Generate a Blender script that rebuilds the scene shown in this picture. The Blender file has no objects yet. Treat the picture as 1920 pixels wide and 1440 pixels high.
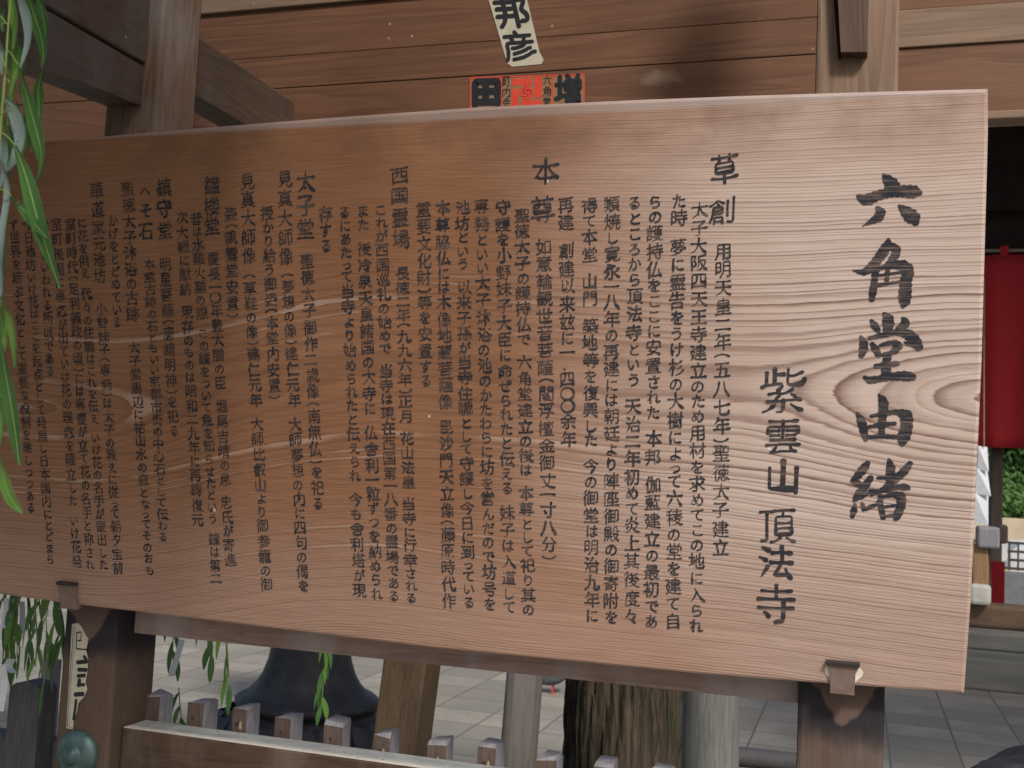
import bpy, bmesh, math, random
import numpy as np
from mathutils import Vector, Matrix
random.seed(7)
S = bpy.context.scene
COL = S.collection
R = math.radians

# ------------------------------------------------------------------ camera
EYE = np.array([0, 0, 1.55])
C_R = np.array([0.95359411, 0.29719047, 0.04833321])
C_U = np.array([-0.02276192, -0.08891126, 0.99577943])
C_F = np.array([-0.30023353, 0.95066956, 0.07802063])
FPX = 2087.2
cam = bpy.data.cameras.new("camera")
cam.sensor_width = 36
cam.lens = FPX / 1920 * 36
cam.clip_start = 0.05
cam.clip_end = 500
cam.dof.use_dof = True
cam.dof.focus_distance = 2.0
cam.dof.aperture_fstop = 13
co = bpy.data.objects.new("camera", cam)
COL.objects.link(co)
M = Matrix.Identity(4)
for i in range(3):
    M[i][0], M[i][1], M[i][2], M[i][3] = C_R[i], C_U[i], -C_F[i], EYE[i]
co.matrix_world = M
S.camera = co

# ------------------------------------------------------------------ light
SUN_AZ, SUN_EL = R(146), R(43)          # azimuth measured clockwise from +Y
W = bpy.data.worlds.new("World")
S.world = W
W.use_nodes = True
wn = W.node_tree
sky = wn.nodes.new("ShaderNodeTexSky")
sky.sky_type = 'NISHITA'
sky.sun_disc = False
sky.sun_elevation = SUN_EL
sky.sun_rotation = SUN_AZ
sky.air_density = 1.0
sky.dust_density = 4.0
sky.ozone_density = 1.0
bg = wn.nodes["Background"]
bg.inputs[1].default_value = 0.085
wn.links.new(sky.outputs[0], bg.inputs[0])
sl = bpy.data.lights.new("sun", 'SUN')
sl.energy = 2.3
sl.angle = R(8)
sl.color = (1.0, 0.93, 0.84)
so = bpy.data.objects.new("sun", sl)
COL.objects.link(so)
sd = Vector((math.sin(SUN_AZ) * math.cos(SUN_EL), math.cos(SUN_AZ) * math.cos(SUN_EL), math.sin(SUN_EL)))
so.rotation_euler = sd.to_track_quat('Z', 'Y').to_euler()
so.location = (3, -4, 6)
S.view_settings.view_transform = 'Standard'
S.view_settings.look = 'None'
S.view_settings.gamma = 1
S.view_settings.exposure = 0.42

# ------------------------------------------------------------------ helpers
def ray(px, py):
    return C_F + C_R * (px - 960) / FPX - C_U * (py - 720) / FPX
def atY(px, py, Y):
    d = ray(px, py); return EYE + d * (Y - EYE[1]) / d[1]
def atX(px, py, X):
    d = ray(px, py); return EYE + d * (X - EYE[0]) / d[0]
def atZ(px, py, Z=0.0):
    d = ray(px, py); return EYE + d * (Z - EYE[2]) / d[2]

def tag(o, label, cat, group=None):
    o["label"] = label; o["category"] = cat
    if group: o["group"] = group
    return o
def struct(o):
    o["kind"] = "structure"; return o
def thing(name, loc, label, cat, group=None):
    o = bpy.data.objects.new(name, None)
    o.location = loc; o.empty_display_size = 0.05
    COL.objects.link(o)
    return tag(o, label, cat, group)
def origin_of(o):
    v = Vector((0, 0, 0))
    while o is not None:
        v += o.location; o = o.parent
    return v
def mesh_obj(name, verts, faces, mat, parent=None, smooth=False, mats=None, fmat=None, local=False, base=None):
    """verts in world space (unless local); the object's origin is its parent's, or `base`."""
    off = Vector((0, 0, 0))
    if not local:
        off = origin_of(parent) if parent is not None else Vector(base if base is not None else (0, 0, 0))
    me = bpy.data.meshes.new(name)
    me.from_pydata([tuple(Vector(v) - off) for v in verts], [], faces)
    for m in (mats or [mat]): me.materials.append(m)
    if fmat:
        for p, i in zip(me.polygons, fmat): p.material_index = i
    if smooth:
        for p in me.polygons: p.use_smooth = True
    me.update()
    o = bpy.data.objects.new(name, me)
    COL.objects.link(o)
    if parent is not None: o.parent = parent
    elif base is not None: o.location = base
    return o
def bm_obj(name, bm, mat, parent=None, smooth=False, mats=None, base=None):
    off = origin_of(parent) if parent is not None else Vector(base if base is not None else (0, 0, 0))
    bmesh.ops.translate(bm, verts=bm.verts, vec=-off)
    me = bpy.data.meshes.new(name); bm.to_mesh(me); bm.free()
    for m in (mats or [mat]): me.materials.append(m)
    if smooth:
        for p in me.polygons: p.use_smooth = True
    o = bpy.data.objects.new(name, me); COL.objects.link(o)
    if parent is not None: o.parent = parent
    elif base is not None: o.location = base
    return o
def bm_box(bm, x0, x1, y0, y1, z0, z1, bevel=0.004, segs=2, wob=0.0, cuts=0, axis=2):
    r = bmesh.ops.create_cube(bm, size=1)
    vs = r["verts"]
    for v in vs:
        v.co = Vector((x0 + (v.co.x + .5) * (x1 - x0), y0 + (v.co.y + .5) * (y1 - y0), z0 + (v.co.z + .5) * (z1 - z0)))
    es = list({e for v in vs for e in v.link_edges})
    if bevel > 0:
        bmesh.ops.bevel(bm, geom=es, offset=bevel, segments=segs, affect='EDGES', profile=0.5)
    return bm
def box(name, x0, x1, y0, y1, z0, z1, mat, parent=None, bevel=0.004, base=None):
    bm = bmesh.new()
    bm_box(bm, x0, x1, y0, y1, z0, z1, bevel)
    return bm_obj(name, bm, mat, parent, base=base)
def bar(bm, a, b, w, h, upv=(0, 0, 1), bevel=0.003):
    """box beam from a to b, w across, h along upv"""
    a, b = Vector(a), Vector(b); d = (b - a); L = d.length; d.normalize()
    s = d.cross(Vector(upv)).normalized(); u = s.cross(d)
    r = bmesh.ops.create_cube(bm, size=1); vs = r["verts"]
    for v in vs:
        c = v.co.copy(); v.co = a + d * (c.x + .5) * L + s * c.y * w + u * c.z * h
    if bevel:
        es = list({e for v in vs for e in v.link_edges})
        bmesh.ops.bevel(bm, geom=es, offset=bevel, segments=2, affect='EDGES', profile=0.5)
def tube_verts(pts, rad, n=8, cap=True):
    V, F = [], []
    pts = [Vector(p) for p in pts]
    for i, p in enumerate(pts):
        d = (pts[min(i + 1, len(pts) - 1)] - pts[max(i - 1, 0)]).normalized()
        s = d.cross(Vector((0.31, 0.2, 0.93)))
        if s.length < 1e-3: s = d.cross(Vector((1, 0, 0)))
        s.normalize(); u = s.cross(d)
        r = rad[i] if isinstance(rad, (list, tuple)) else rad
        for k in range(n):
            a = 2 * math.pi * k / n
            V.append(p + s * math.cos(a) * r + u * math.sin(a) * r)
    for i in range(len(pts) - 1):
        for k in range(n):
            F.append((i * n + k, i * n + (k + 1) % n, (i + 1) * n + (k + 1) % n, (i + 1) * n + k))
    if cap:
        F.append(tuple(range(n - 1, -1, -1))); F.append(tuple(range((len(pts) - 1) * n, len(pts) * n)))
    return V, F
def lathe(prof, cx, cy, n=48):
    V, F = [], []
    for r, z in prof:
        for k in range(n):
            a = 2 * math.pi * k / n
            V.append((cx + r * math.cos(a), cy + r * math.sin(a), z))
    for i in range(len(prof) - 1):
        for k in range(n):
            F.append((i * n + k, i * n + (k + 1) % n, (i + 1) * n + (k + 1) % n, (i + 1) * n + k))
    F.append(tuple(range(n - 1, -1, -1))); F.append(tuple(range((len(prof) - 1) * n, len(prof) * n)))
    return V, F

# ------------------------------------------------------------------ materials
class NT:
    def __init__(s, name):
        s.m = bpy.data.materials.new(name); s.m.use_nodes = True
        s.t = s.m.node_tree; s.b = s.t.nodes["Principled BSDF"]
        s._tc = None
    def n(s, typ, **kw):
        x = s.t.nodes.new(typ)
        for k, v in kw.items(): setattr(x, k, v)
        return x
    def set(s, sock, v):
        if isinstance(v, bpy.types.NodeSocket): s.t.links.new(v, sock)
        else: sock.default_value = v
    def obj(s):
        if s._tc is None: s._tc = s.n("ShaderNodeTexCoord")
        return s._tc.outputs["Object"]
    def math(s, op, a, b=None, c=None, clamp=False):
        x = s.n("ShaderNodeMath", operation=op); x.use_clamp = clamp
        s.set(x.inputs[0], a)
        if b is not None: s.set(x.inputs[1], b)
        if c is not None: s.set(x.inputs[2], c)
        return x.outputs[0]
    def vec(s, scale=(1, 1, 1), loc=(0, 0, 0), src=None, rot=(0, 0, 0)):
        x = s.n("ShaderNodeMapping"); s.set(x.inputs[0], src if src is not None else s.obj())
        x.inputs["Scale"].default_value = scale; x.inputs["Location"].default_value = loc
        x.inputs["Rotation"].default_value = rot
        return x.outputs[0]
    def noise(s, v, scale=1, detail=3, rough=.55, dist=0):
        x = s.n("ShaderNodeTexNoise"); s.set(x.inputs["Vector"], v)
        x.inputs["Scale"].default_value = scale; x.inputs["Detail"].default_value = detail
        x.inputs["Roughness"].default_value = rough; x.inputs["Distortion"].default_value = dist
        return x.outputs["Fac"]
    def ramp(s, f, stops):
        x = s.n("ShaderNodeValToRGB"); s.set(x.inputs[0], f)
        while len(x.color_ramp.elements) < len(stops): x.color_ramp.elements.new(.5)
        for e, (p, c) in zip(x.color_ramp.elements, stops):
            e.position = p; e.color = (c, c, c, 1) if isinstance(c, (int, float)) else (*c, 1)
        return x.outputs[0]
    def mix(s, f, a, b, mode='MIX'):
        x = s.n("ShaderNodeMix", data_type='RGBA', blend_type=mode)
        s.set(x.inputs[0], f)
        for sk, v in ((x.inputs[6], a), (x.inputs[7], b)):
            s.set(sk, v if isinstance(v, bpy.types.NodeSocket) else (*v, 1))
        return x.outputs[2]
    def sep(s, v=None):
        x = s.n("ShaderNodeSeparateXYZ"); s.set(x.inputs[0], v if v is not None else s.obj()); return x.outputs
    def comb(s, x_, y_, z_):
        x = s.n("ShaderNodeCombineXYZ"); s.set(x.inputs[0], x_); s.set(x.inputs[1], y_); s.set(x.inputs[2], z_); return x.outputs[0]
    def smooth(s, v, a, b):
        x = s.n("ShaderNodeMapRange", interpolation_type='SMOOTHSTEP'); s.set(x.inputs[0], v)
        x.inputs[1].default_value = a; x.inputs[2].default_value = b
        return x.outputs[0]
    def bump(s, h, strength=.3, dist=.002):
        x = s.n("ShaderNodeBump"); s.set(x.inputs["Height"], h)
        x.inputs["Strength"].default_value = strength; x.inputs["Distance"].default_value = dist
        s.t.links.new(x.outputs[0], s.b.inputs["Normal"])
    def done(s, col, rough=.7, spec=.3, metal=0):
        s.set(s.b.inputs["Base Color"], col if isinstance(col, bpy.types.NodeSocket) else (*col, 1))
        s.set(s.b.inputs["Roughness"], rough); s.b.inputs["Specular IOR Level"].default_value = spec
        s.b.inputs["Metallic"].default_value = metal
        return s.m

def board_wood():
    t = NT("sign_plank_cedar")
    o = t.sep()
    x, z = o[0], o[2]
    warp = t.noise(t.vec((2.2, 1, 5.0)), 1, 3, .5)
    warp2 = t.noise(t.vec((0.9, 1, 1.6), (3, 0, 7)), 1, 2, .5)
    z0 = t.math('MULTIPLY_ADD', x, -0.03, 0.455)          # heart line of the plank, a touch higher to the left
    z0 = t.math('SUBTRACT', z0, t.math('MULTIPLY', t.smooth(x, -0.9, -1.6), 0.115))
    dz = t.math('SUBTRACT', z, z0)
    dz = t.math('ADD', dz, t.math('MULTIPLY', t.math('SUBTRACT', warp2, .5), .055))
    # depth of the pith below the face: shallow at both ends, deep in the middle -> two sets of arched rings
    dr = t.math('MULTIPLY_ADD', x, -0.28, 0.016)
    dl = t.math('MULTIPLY', t.math('ADD', x, 1.70), 0.22)
    dp = t.math('SMOOTH_MIN', t.math('SMOOTH_MIN', dr, dl, 0.05), 0.085, 0.05)
    dp = t.math('MAXIMUM', dp, 0.0)
    g = t.math('SQRT', t.math('ADD', t.math('MULTIPLY', dz, dz), t.math('MULTIPLY', dp, dp)))
    g = t.math('ADD', g, t.math('MULTIPLY', t.math('SUBTRACT', warp, .5), .018))
    ph = t.math('ADD', t.math('MULTIPLY', g, 66), t.math('MULTIPLY', t.math('MULTIPLY', g, g), 190))
    gv = t.n("ShaderNodeTexNoise", noise_dimensions='1D'); t.set(gv.inputs["W"], g)
    gv.inputs["Scale"].default_value = 34; gv.inputs["Detail"].default_value = 2
    ph = t.math('ADD', ph, t.math('MULTIPLY', gv.outputs["Fac"], 3.2))
    lw = t.noise(t.vec((14, 1, 160), (1, 1, 9)), 1, 2, .6)
    ph = t.math('ADD', ph, t.math('MULTIPLY', t.math('SUBTRACT', lw, .5), .38))
    fr = t.math('FRACT', ph)
    ring = t.ramp(fr, [(0, .10), (.10, .0), (.55, .25), (.80, .85), (.90, 1.0), (1.0, .12)])
    ringid = t.math('FLOOR', ph)
    rid = t.n("ShaderNodeTexWhiteNoise", noise_dimensions='1D'); t.set(rid.inputs["W"], ringid)
    rv = rid.outputs["Value"]
    fiber = t.noise(t.vec((9, 5, 330)), 1, 4, .7)
    fiber2 = t.noise(t.vec((16, 9, 900), (2, 0, 5)), 1, 3, .6)
    blotch = t.noise(t.vec((2.6, 1, 4.0), (9, 1, 2)), 1, 4, .6)
    patch = t.noise(t.vec((1.3, 1, 2.2), (4, 4, 1)), 1, 2, .5)
    # right end: bleached wood plus flash sheen painted pale; lower strip bleached
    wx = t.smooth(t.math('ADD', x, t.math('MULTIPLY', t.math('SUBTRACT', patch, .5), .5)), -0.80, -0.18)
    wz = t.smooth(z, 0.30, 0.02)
    weath_sheen = t.math('MAXIMUM', t.math('MULTIPLY', wx, t.math('MULTIPLY_ADD', t.math('MULTIPLY', t.smooth(z, .08, .30), t.smooth(z, .895, .72)), .45, .55)), t.math('MULTIPLY', wz, .30))
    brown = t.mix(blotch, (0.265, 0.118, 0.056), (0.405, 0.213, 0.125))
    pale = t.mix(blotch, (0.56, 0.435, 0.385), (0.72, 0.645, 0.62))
    base = t.mix(t.math('MULTIPLY', weath_sheen, .92), brown, pale)
    base = t.mix(t.math('MULTIPLY', t.math('SUBTRACT', fiber, .38), 1.5, clamp=True), base, t.mix(weath_sheen, (0.115, 0.058, 0.036), (0.40, 0.27, 0.22)))
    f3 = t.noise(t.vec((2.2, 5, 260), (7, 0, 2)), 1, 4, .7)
    base = t.mix(t.math('MULTIPLY', t.smooth(f3, .55, .78), .5), base, t.mix(weath_sheen, (0.46, 0.29, 0.20), (0.80, 0.73, 0.70)))
    # late wood lines
    lc = t.mix(weath_sheen, (0.135, 0.060, 0.033), (0.20, 0.12, 0.095))
    topq = t.smooth(z, 0.80, 0.66)
    stren = t.math('MULTIPLY', t.math('MULTIPLY_ADD', weath_sheen, .50, .40), t.math('MULTIPLY_ADD', rv, .9, .3))
    stren = t.math('MULTIPLY', stren, t.math('MULTIPLY_ADD', topq, .5, .5))
    col = t.mix(t.math('MULTIPLY', ring, stren, clamp=True), base, lc)
    # pale worn streaks along single rings
    st = t.smooth(t.math('MULTIPLY', t.math('MULTIPLY', rv, t.noise(t.vec((4.2, 1, 14), (1, 8, 3)), 1, 3, .6)), t.math('SUBTRACT', 1, ring)), .36, .52)
    col = t.mix(t.math('MULTIPLY', t.math('MULTIPLY', st, t.math('MULTIPLY', t.smooth(z, .70, .60), t.smooth(z, .10, .2))), .40), col, (0.62, 0.50, 0.44))
    # dirt band and stains along the upper edge
    dirt = t.math('MULTIPLY', t.smooth(z, .79, .87), t.smooth(t.noise(t.vec((7, 1, 9), (5, 2, 2)), 1, 3, .6), .40, .66))
    col = t.mix(t.math('MULTIPLY', dirt, .5), col, (0.16, 0.085, 0.06))
    col = t.mix(t.math('MULTIPLY', t.smooth(z, .888, .895), .5), col, (0.40, 0.36, 0.36))  # pale grey highlight of the chamfered top edge, painted in
    # small pale chips
    vo = t.n("ShaderNodeTexVoronoi", feature='F1'); t.set(vo.inputs["Vector"], t.vec((14, 14, 14)))
    vo.inputs["Scale"].default_value = 1
    dsel = t.n("ShaderNodeSeparateColor"); t.t.links.new(vo.outputs["Color"], dsel.inputs[0])
    chip = t.math('MULTIPLY', t.math('LESS_THAN', vo.outputs["Distance"], .045), t.math('GREATER_THAN', dsel.outputs[0], .78))
    col = t.mix(t.math('MULTIPLY', chip, .8), col, (0.75, 0.70, 0.66))
    h = t.math('ADD', t.math('MULTIPLY', ring, t.math('MULTIPLY_ADD', weath_sheen, -1.0, -.3)), t.math('MULTIPLY', fiber2, .5))
    t.bump(h, .30, .0009)
    return t.done(col, .52, .35)

def cedar(name, light, dark, axis=0, ring=14, rough=.68, fib=220, stain=None, stain_amt=.5, spec=.25, seed=0, scuff=None):
    """sawn timber; grain runs along `axis`"""
    t = NT(name)
    inf = t.n("ShaderNodeObjectInfo")
    v = t.n("ShaderNodeVectorMath", operation='ADD'); t.set(v.inputs[0], t.obj())
    off = t.math('MULTIPLY', inf.outputs["Random"], 17.3)
    t.set(v.inputs[1], t.comb(off, off, t.math('ADD', off, seed * 3.1)))
    src = v.outputs[0]
    sc = [1.0, 1.0, 1.0]; sc[axis] = .07
    def S3(k): return tuple(k * q for q in sc)
    w = t.noise(t.vec(S3(ring), src=src), 1, 3, .55, .6)
    rg = t.math('FRACT', t.math('MULTIPLY', w, 9))
    rg = t.ramp(rg, [(0, .05), (.6, .45), (.86, 1), (1, .1)])
    f = t.noise(t.vec(S3(fib), src=src), 1, 4, .65)
    b = t.noise(t.vec((3.3, 3.3, 3.3), src=src), 1, 4, .6)
    c = t.mix(b, dark, light)
    c = t.mix(t.math('MULTIPLY', rg, .42), c, tuple(q * .5 for q in dark))
    c = t.mix(t.math('MULTIPLY', t.math('SUBTRACT', f, .4), .9, clamp=True), c, tuple(q * .45 for q in dark))
    if stain:
        s_ = t.smooth(t.noise(t.vec((5, 5, 2.2), (3, 3, 3), src=src), 1, 4, .62), .46, .68)
        c = t.mix(t.math('MULTIPLY', s_, stain_amt), c, stain)
    vo = t.n("ShaderNodeTexVoronoi", feature='F1'); t.set(vo.inputs["Vector"], t.vec((16, 16, 16), src=src)); vo.inputs["Scale"].default_value = 1
    ds = t.n("ShaderNodeSeparateColor"); t.t.links.new(vo.outputs["Color"], ds.inputs[0])
    chip = t.math('MULTIPLY', t.math('LESS_THAN', vo.outputs["Distance"], .055), t.math('GREATER_THAN', ds.outputs[0], .72))
    c = t.mix(t.math('MULTIPLY', chip, .4), c, (0.5, 0.48, 0.46))
    if scuff:
        o = t.sep()
        ex = t.math('DIVIDE', t.math('SUBTRACT', o[0], scuff[0]), .065); ez = t.math('DIVIDE', t.math('SUBTRACT', o[2], scuff[1]), .022)
        rr_ = t.math('SQRT', t.math('ADD', t.math('MULTIPLY', ex, ex), t.math('MULTIPLY', ez, ez)))
        rr_ = t.math('ADD', rr_, t.math('MULTIPLY', t.math('SUBTRACT', t.noise(t.vec((30, 30, 60)), 1, 4, .6), .5), 1.6))
        c = t.mix(t.math('MULTIPLY', t.smooth(rr_, 1.2, .1), .5), c, (0.34, 0.25, 0.19))
    t.bump(t.math('ADD', f, t.math('MULTIPLY', rg, -.6)), .4, .0015)
    return t.done(c, rough, spec)

def plain(name, c1, c2, scale=20, rough=.7, spec=.3, metal=0, bump=.2, bd=.002, stretch=(1, 1, 1)):
    t = NT(name)
    n = t.noise(t.vec(stretch), scale, 5, .6)
    c = t.mix(t.ramp(n, [(.3, 0), (.7, 1)]), c1, c2)
    if bump: t.bump(n, bump, bd)
    return t.done(c, rough, spec, metal)

def ink_mat(name, worn=.5):
    t = NT(name)
    f = t.noise(t.vec((9, 9, 380)), 1, 3, .6)
    b = t.noise(t.vec((30, 30, 60), (3, 1, 1)), 1, 3, .6)
    k = t.math('MULTIPLY', t.smooth(t.math('ADD', f, t.math('MULTIPLY', b, .5)), .68, .98), worn)
    c = t.mix(k, (0.028, 0.030, 0.040), (0.24, 0.18, 0.155))
    return t.done(c, .7, .15)

def paving_mat():
    t = NT("stone_paving")
    v = t.vec((1, 1, 1), (-0.2, -0.09, 0))
    br = t.n("ShaderNodeTexBrick"); t.set(br.inputs["Vector"], v)
    br.offset = 0.0; br.squash = 1
    br.inputs["Scale"].default_value = 1; br.inputs["Mortar Size"].default_value = .007
    br.inputs["Mortar Smooth"].default_value = .3; br.inputs["Bias"].default_value = 0
    br.inputs["Brick Width"].default_value = .40; br.inputs["Row Height"].default_value = .36
    br.inputs["Color1"].default_value = (0.235, 0.22, 0.19, 1); br.inputs["Color2"].default_value = (0.37, 0.345, 0.30, 1)
    br.inputs["Mortar"].default_value = (0.10, 0.095, 0.08, 1)
    n = t.noise(t.vec((1, 1, 1)), 2.2, 5, .65)
    n2 = t.noise(t.vec((1, 1, 1)), 60, 3, .6)
    n3 = t.noise(t.vec((1, 1, 1), (5, 3, 0)), .7, 5, .7)
    c = t.mix(t.math('MULTIPLY', t.smooth(n, .38, .66), .55), br.outputs["Color"], (0.20, 0.195, 0.165))
    c = t.mix(t.math('MULTIPLY', t.smooth(n3, .5, .7), .5), c, (0.17, 0.165, 0.14))
    n4 = t.noise(t.vec((1, 1, 1), (1, 7, 0)), 14, 4, .7)
    c = t.mix(t.math('MULTIPLY', t.smooth(n4, .58, .72), .4), c, (0.12, 0.115, 0.10))
    c = t.mix(t.math('MULTIPLY', n2, .35), c, (0.20, 0.19, 0.16))
    t.bump(t.math('SUBTRACT', t.math('MULTIPLY', n2, .3), br.outputs["Fac"]), .5, .006)
    return t.done(c, .8, .25)

def bark_mat():
    t = NT("tree_bark")
    f = t.noise(t.vec((34, 34, 3.2)), 1, 4, .6, .5)
    g = t.noise(t.vec((8, 8, 6), (2, 2, 2)), 1, 3, .6)
    c = t.mix(t.ramp(f, [(.34, 0), (.62, 1)]), (0.014, 0.012, 0.009), (0.085, 0.068, 0.05))
    c = t.mix(t.math('MULTIPLY', t.smooth(g, .5, .72), .6), c, (0.035, 0.05, 0.022))
    t.bump(f, 1.0, .03)
    return t.done(c, .85, .2)

def leaf_mat(name, c1, c2, rough=.42, trans=.25):
    t = NT(name)
    inf = t.n("ShaderNodeObjectInfo")
    n = t.noise(t.vec((40, 40, 14)), 1, 3, .6)
    c = t.mix(n, c1, c2)
    m = t.done(c, rough, .45)
    t.b.inputs["Subsurface Weight"].default_value = 0
    tr = t.n("ShaderNodeBsdfTranslucent"); t.set(tr.inputs[0], (c1[0] * 1.6, c1[1] * 1.9, c1[2] * .9, 1))
    mx = t.n("ShaderNodeMixShader"); mx.inputs[0].default_value = trans
    out = t.t.nodes["Material Output"]
    t.t.links.new(t.b.outputs[0], mx.inputs[1]); t.t.links.new(tr.outputs[0], mx.inputs[2])
    t.t.links.new(mx.outputs[0], out.inputs[0])
    return m

MAT = {}
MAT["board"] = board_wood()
MAT["ink"] = ink_mat("sign_ink", .55)
MAT["inkbig"] = ink_mat("title_ink_worn", .85)
def post_mat(name, xc):
    """square porch post: silvery above, browner below, black water stain with a clean V under the board's pin"""
    m = cedar(name, (0.33, 0.235, 0.175), (0.17, 0.105, 0.07), 2, 16, fib=150, stain=(0.34, 0.33, 0.34), stain_amt=.55)
    t = NT.__new__(NT); t.m = m; t.t = m.node_tree; t.b = t.t.nodes["Principled BSDF"]; t._tc = None
    old = t.b.inputs["Base Color"].links[0].from_socket
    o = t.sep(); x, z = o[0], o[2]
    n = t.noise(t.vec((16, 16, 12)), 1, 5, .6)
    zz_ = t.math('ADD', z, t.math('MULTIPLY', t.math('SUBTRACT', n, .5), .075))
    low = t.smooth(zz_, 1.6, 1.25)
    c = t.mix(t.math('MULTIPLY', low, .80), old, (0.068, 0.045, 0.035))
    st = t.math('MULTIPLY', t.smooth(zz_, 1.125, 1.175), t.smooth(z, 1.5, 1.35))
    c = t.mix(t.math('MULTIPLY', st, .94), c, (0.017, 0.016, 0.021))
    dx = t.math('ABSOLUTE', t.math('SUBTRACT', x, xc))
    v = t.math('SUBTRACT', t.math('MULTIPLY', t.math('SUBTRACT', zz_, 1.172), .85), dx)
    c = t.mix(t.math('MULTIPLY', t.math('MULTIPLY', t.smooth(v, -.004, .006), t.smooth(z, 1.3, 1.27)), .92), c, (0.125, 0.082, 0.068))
    t.set(t.b.inputs["Base Color"], c)
    return m
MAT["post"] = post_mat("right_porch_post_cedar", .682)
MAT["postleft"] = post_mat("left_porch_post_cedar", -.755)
MAT["beam"] = cedar("weathered_beam_cedar", (0.165, 0.115, 0.085), (0.08, 0.054, 0.04), 1, 14, stain=(0.15, 0.14, 0.15), stain_amt=.5)
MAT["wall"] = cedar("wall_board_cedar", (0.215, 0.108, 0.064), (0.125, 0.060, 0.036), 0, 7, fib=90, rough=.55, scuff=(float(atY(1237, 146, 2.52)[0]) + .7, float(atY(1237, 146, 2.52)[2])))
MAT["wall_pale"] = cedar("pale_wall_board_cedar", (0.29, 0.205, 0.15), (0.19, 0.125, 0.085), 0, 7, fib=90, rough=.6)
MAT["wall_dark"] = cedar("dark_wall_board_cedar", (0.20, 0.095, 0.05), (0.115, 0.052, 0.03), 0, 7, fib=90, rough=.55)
MAT["rail"] = cedar("rail_cedar", (0.40, 0.29, 0.26), (0.25, 0.165, 0.145), 0, 16, stain=(0.42, 0.37, 0.38), stain_amt=.6)
def railtop():
    t = NT("lichened_rail_top")
    o = t.sep()
    n = t.noise(t.vec((14, 30, 30)), 1, 5, .65); n2 = t.noise(t.vec((60, 90, 60), (2, 1, 1)), 1, 4, .7)
    c = t.mix(t.ramp(n, [(.35, 0), (.65, 1)]), (0.24, 0.265, 0.27), (0.37, 0.385, 0.375))
    ed = t.smooth(t.math('ADD', o[1], t.math('MULTIPLY', t.math('SUBTRACT', n2, .5), .03)), -.048, -.060)
    c = t.mix(t.math('MULTIPLY', ed, t.math('MULTIPLY_ADD', n2, .8, .3), clamp=True), c, (0.60, 0.56, 0.48))
    c = t.mix(t.math('MULTIPLY', t.smooth(n2, .58, .70), .6), c, (0.10, 0.10, 0.09))
    t.bump(n2, .5, .003)
    return t.done(c, .9, .15)
MAT["railtop"] = railtop()
MAT["railfront"] = cedar("dark_rail_cedar", (0.115, 0.072, 0.048), (0.045, 0.027, 0.018), 0, 18, stain=(0.28, 0.24, 0.2), stain_amt=.3)
MAT["grey"] = cedar("grey_weathered_wood", (0.35, 0.345, 0.38), (0.22, 0.215, 0.235), 2, 22)
MAT["pickfront"] = cedar("brown_picket_face", (0.17, 0.125, 0.105), (0.075, 0.055, 0.047), 2, 22)
MAT["darkgrey"] = cedar("dark_grey_wood", (0.13, 0.13, 0.14), (0.065, 0.065, 0.07), 2, 22)
MAT["wedge"] = cedar("dark_wedge_wood", (0.135, 0.085, 0.062), (0.07, 0.042, 0.03), 2, 14)
MAT["stain"] = plain("black_water_stain", (0.022, 0.022, 0.028), (0.06, 0.045, 0.04), 25, .7, .25, stretch=(1, 1, .3))
MAT["bracket"] = plain("brown_iron_bracket", (0.155, 0.108, 0.092), (0.21, 0.155, 0.135), 60, .55, .4)
MAT["chip"] = plain("bare_wood_chip", (0.68, 0.62, 0.50), (0.80, 0.77, 0.70), 60, .8, .2)
MAT["knot"] = plain("pale_worn_knot", (0.36, 0.27, 0.19), (0.45, 0.36, 0.26), 60, .8, .2)
MAT["patina"] = plain("verdigris_bronze", (0.035, 0.075, 0.08), (0.10, 0.16, 0.16), 40, .5, .5, .35)
MAT["bronze"] = plain("black_bronze", (0.008, 0.009, 0.011), (0.042, 0.043, 0.047), 9, .55, .4, 0, .25, .01)
MAT["oldpost"] = cedar("striped_old_wood", (0.19, 0.13, 0.075), (0.038, 0.028, 0.02), 2, 34, fib=60, rough=.8)
MAT["pole"] = cedar("silvery_round_pole_wood", (0.36, 0.34, 0.33), (0.19, 0.16, 0.145), 2, 12, rough=.55)
MAT["stonepost"] = cedar("silver_grey_post_wood", (0.31, 0.31, 0.315), (0.10, 0.105, 0.098), 2, 24, fib=120, stain=(0.10, 0.13, 0.08), stain_amt=.5)
MAT["bark"] = bark_mat()
MAT["paving"] = paving_mat()
MAT["leaf"] = leaf_mat("willow_leaf_green", (0.040, 0.135, 0.030), (0.105, 0.235, 0.06), .55)
MAT["leaflight"] = leaf_mat("young_willow_leaf_green", (0.11, 0.25, 0.035), (0.17, 0.33, 0.07))
MAT["leafpale"] = leaf_mat("willow_leaf_underside", (0.17, 0.25, 0.26), (0.27, 0.345, 0.37), .7, .12)
MAT["rib"] = leaf_mat("leaf_midrib", (0.30, 0.42, 0.16), (0.42, 0.52, 0.25), .5, .1)
MAT["twig"] = plain("willow_twig", (0.15, 0.24, 0.06), (0.22, 0.30, 0.10), 40, .55, .3)
MAT["paper"] = plain("white_paper", (0.58, 0.62, 0.68), (0.70, 0.73, 0.77), 40, .8, .2)
MAT["oldpaper"] = plain("yellowed_paper", (0.40, 0.38, 0.30), (0.50, 0.475, 0.39), 30, .7, .25)
MAT["black"] = plain("black_print", (0.010, 0.012, 0.016), (0.022, 0.024, 0.03), 30, .5, .35, bump=0)
MAT["redprint"] = plain("vermilion_print", (0.55, 0.045, 0.025), (0.62, 0.065, 0.038), 30, .6, .3, bump=0)
MAT["brownprint"] = plain("faded_brown_paper", (0.20, 0.12, 0.065), (0.28, 0.17, 0.095), 60, .7, .25, bump=0)
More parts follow.
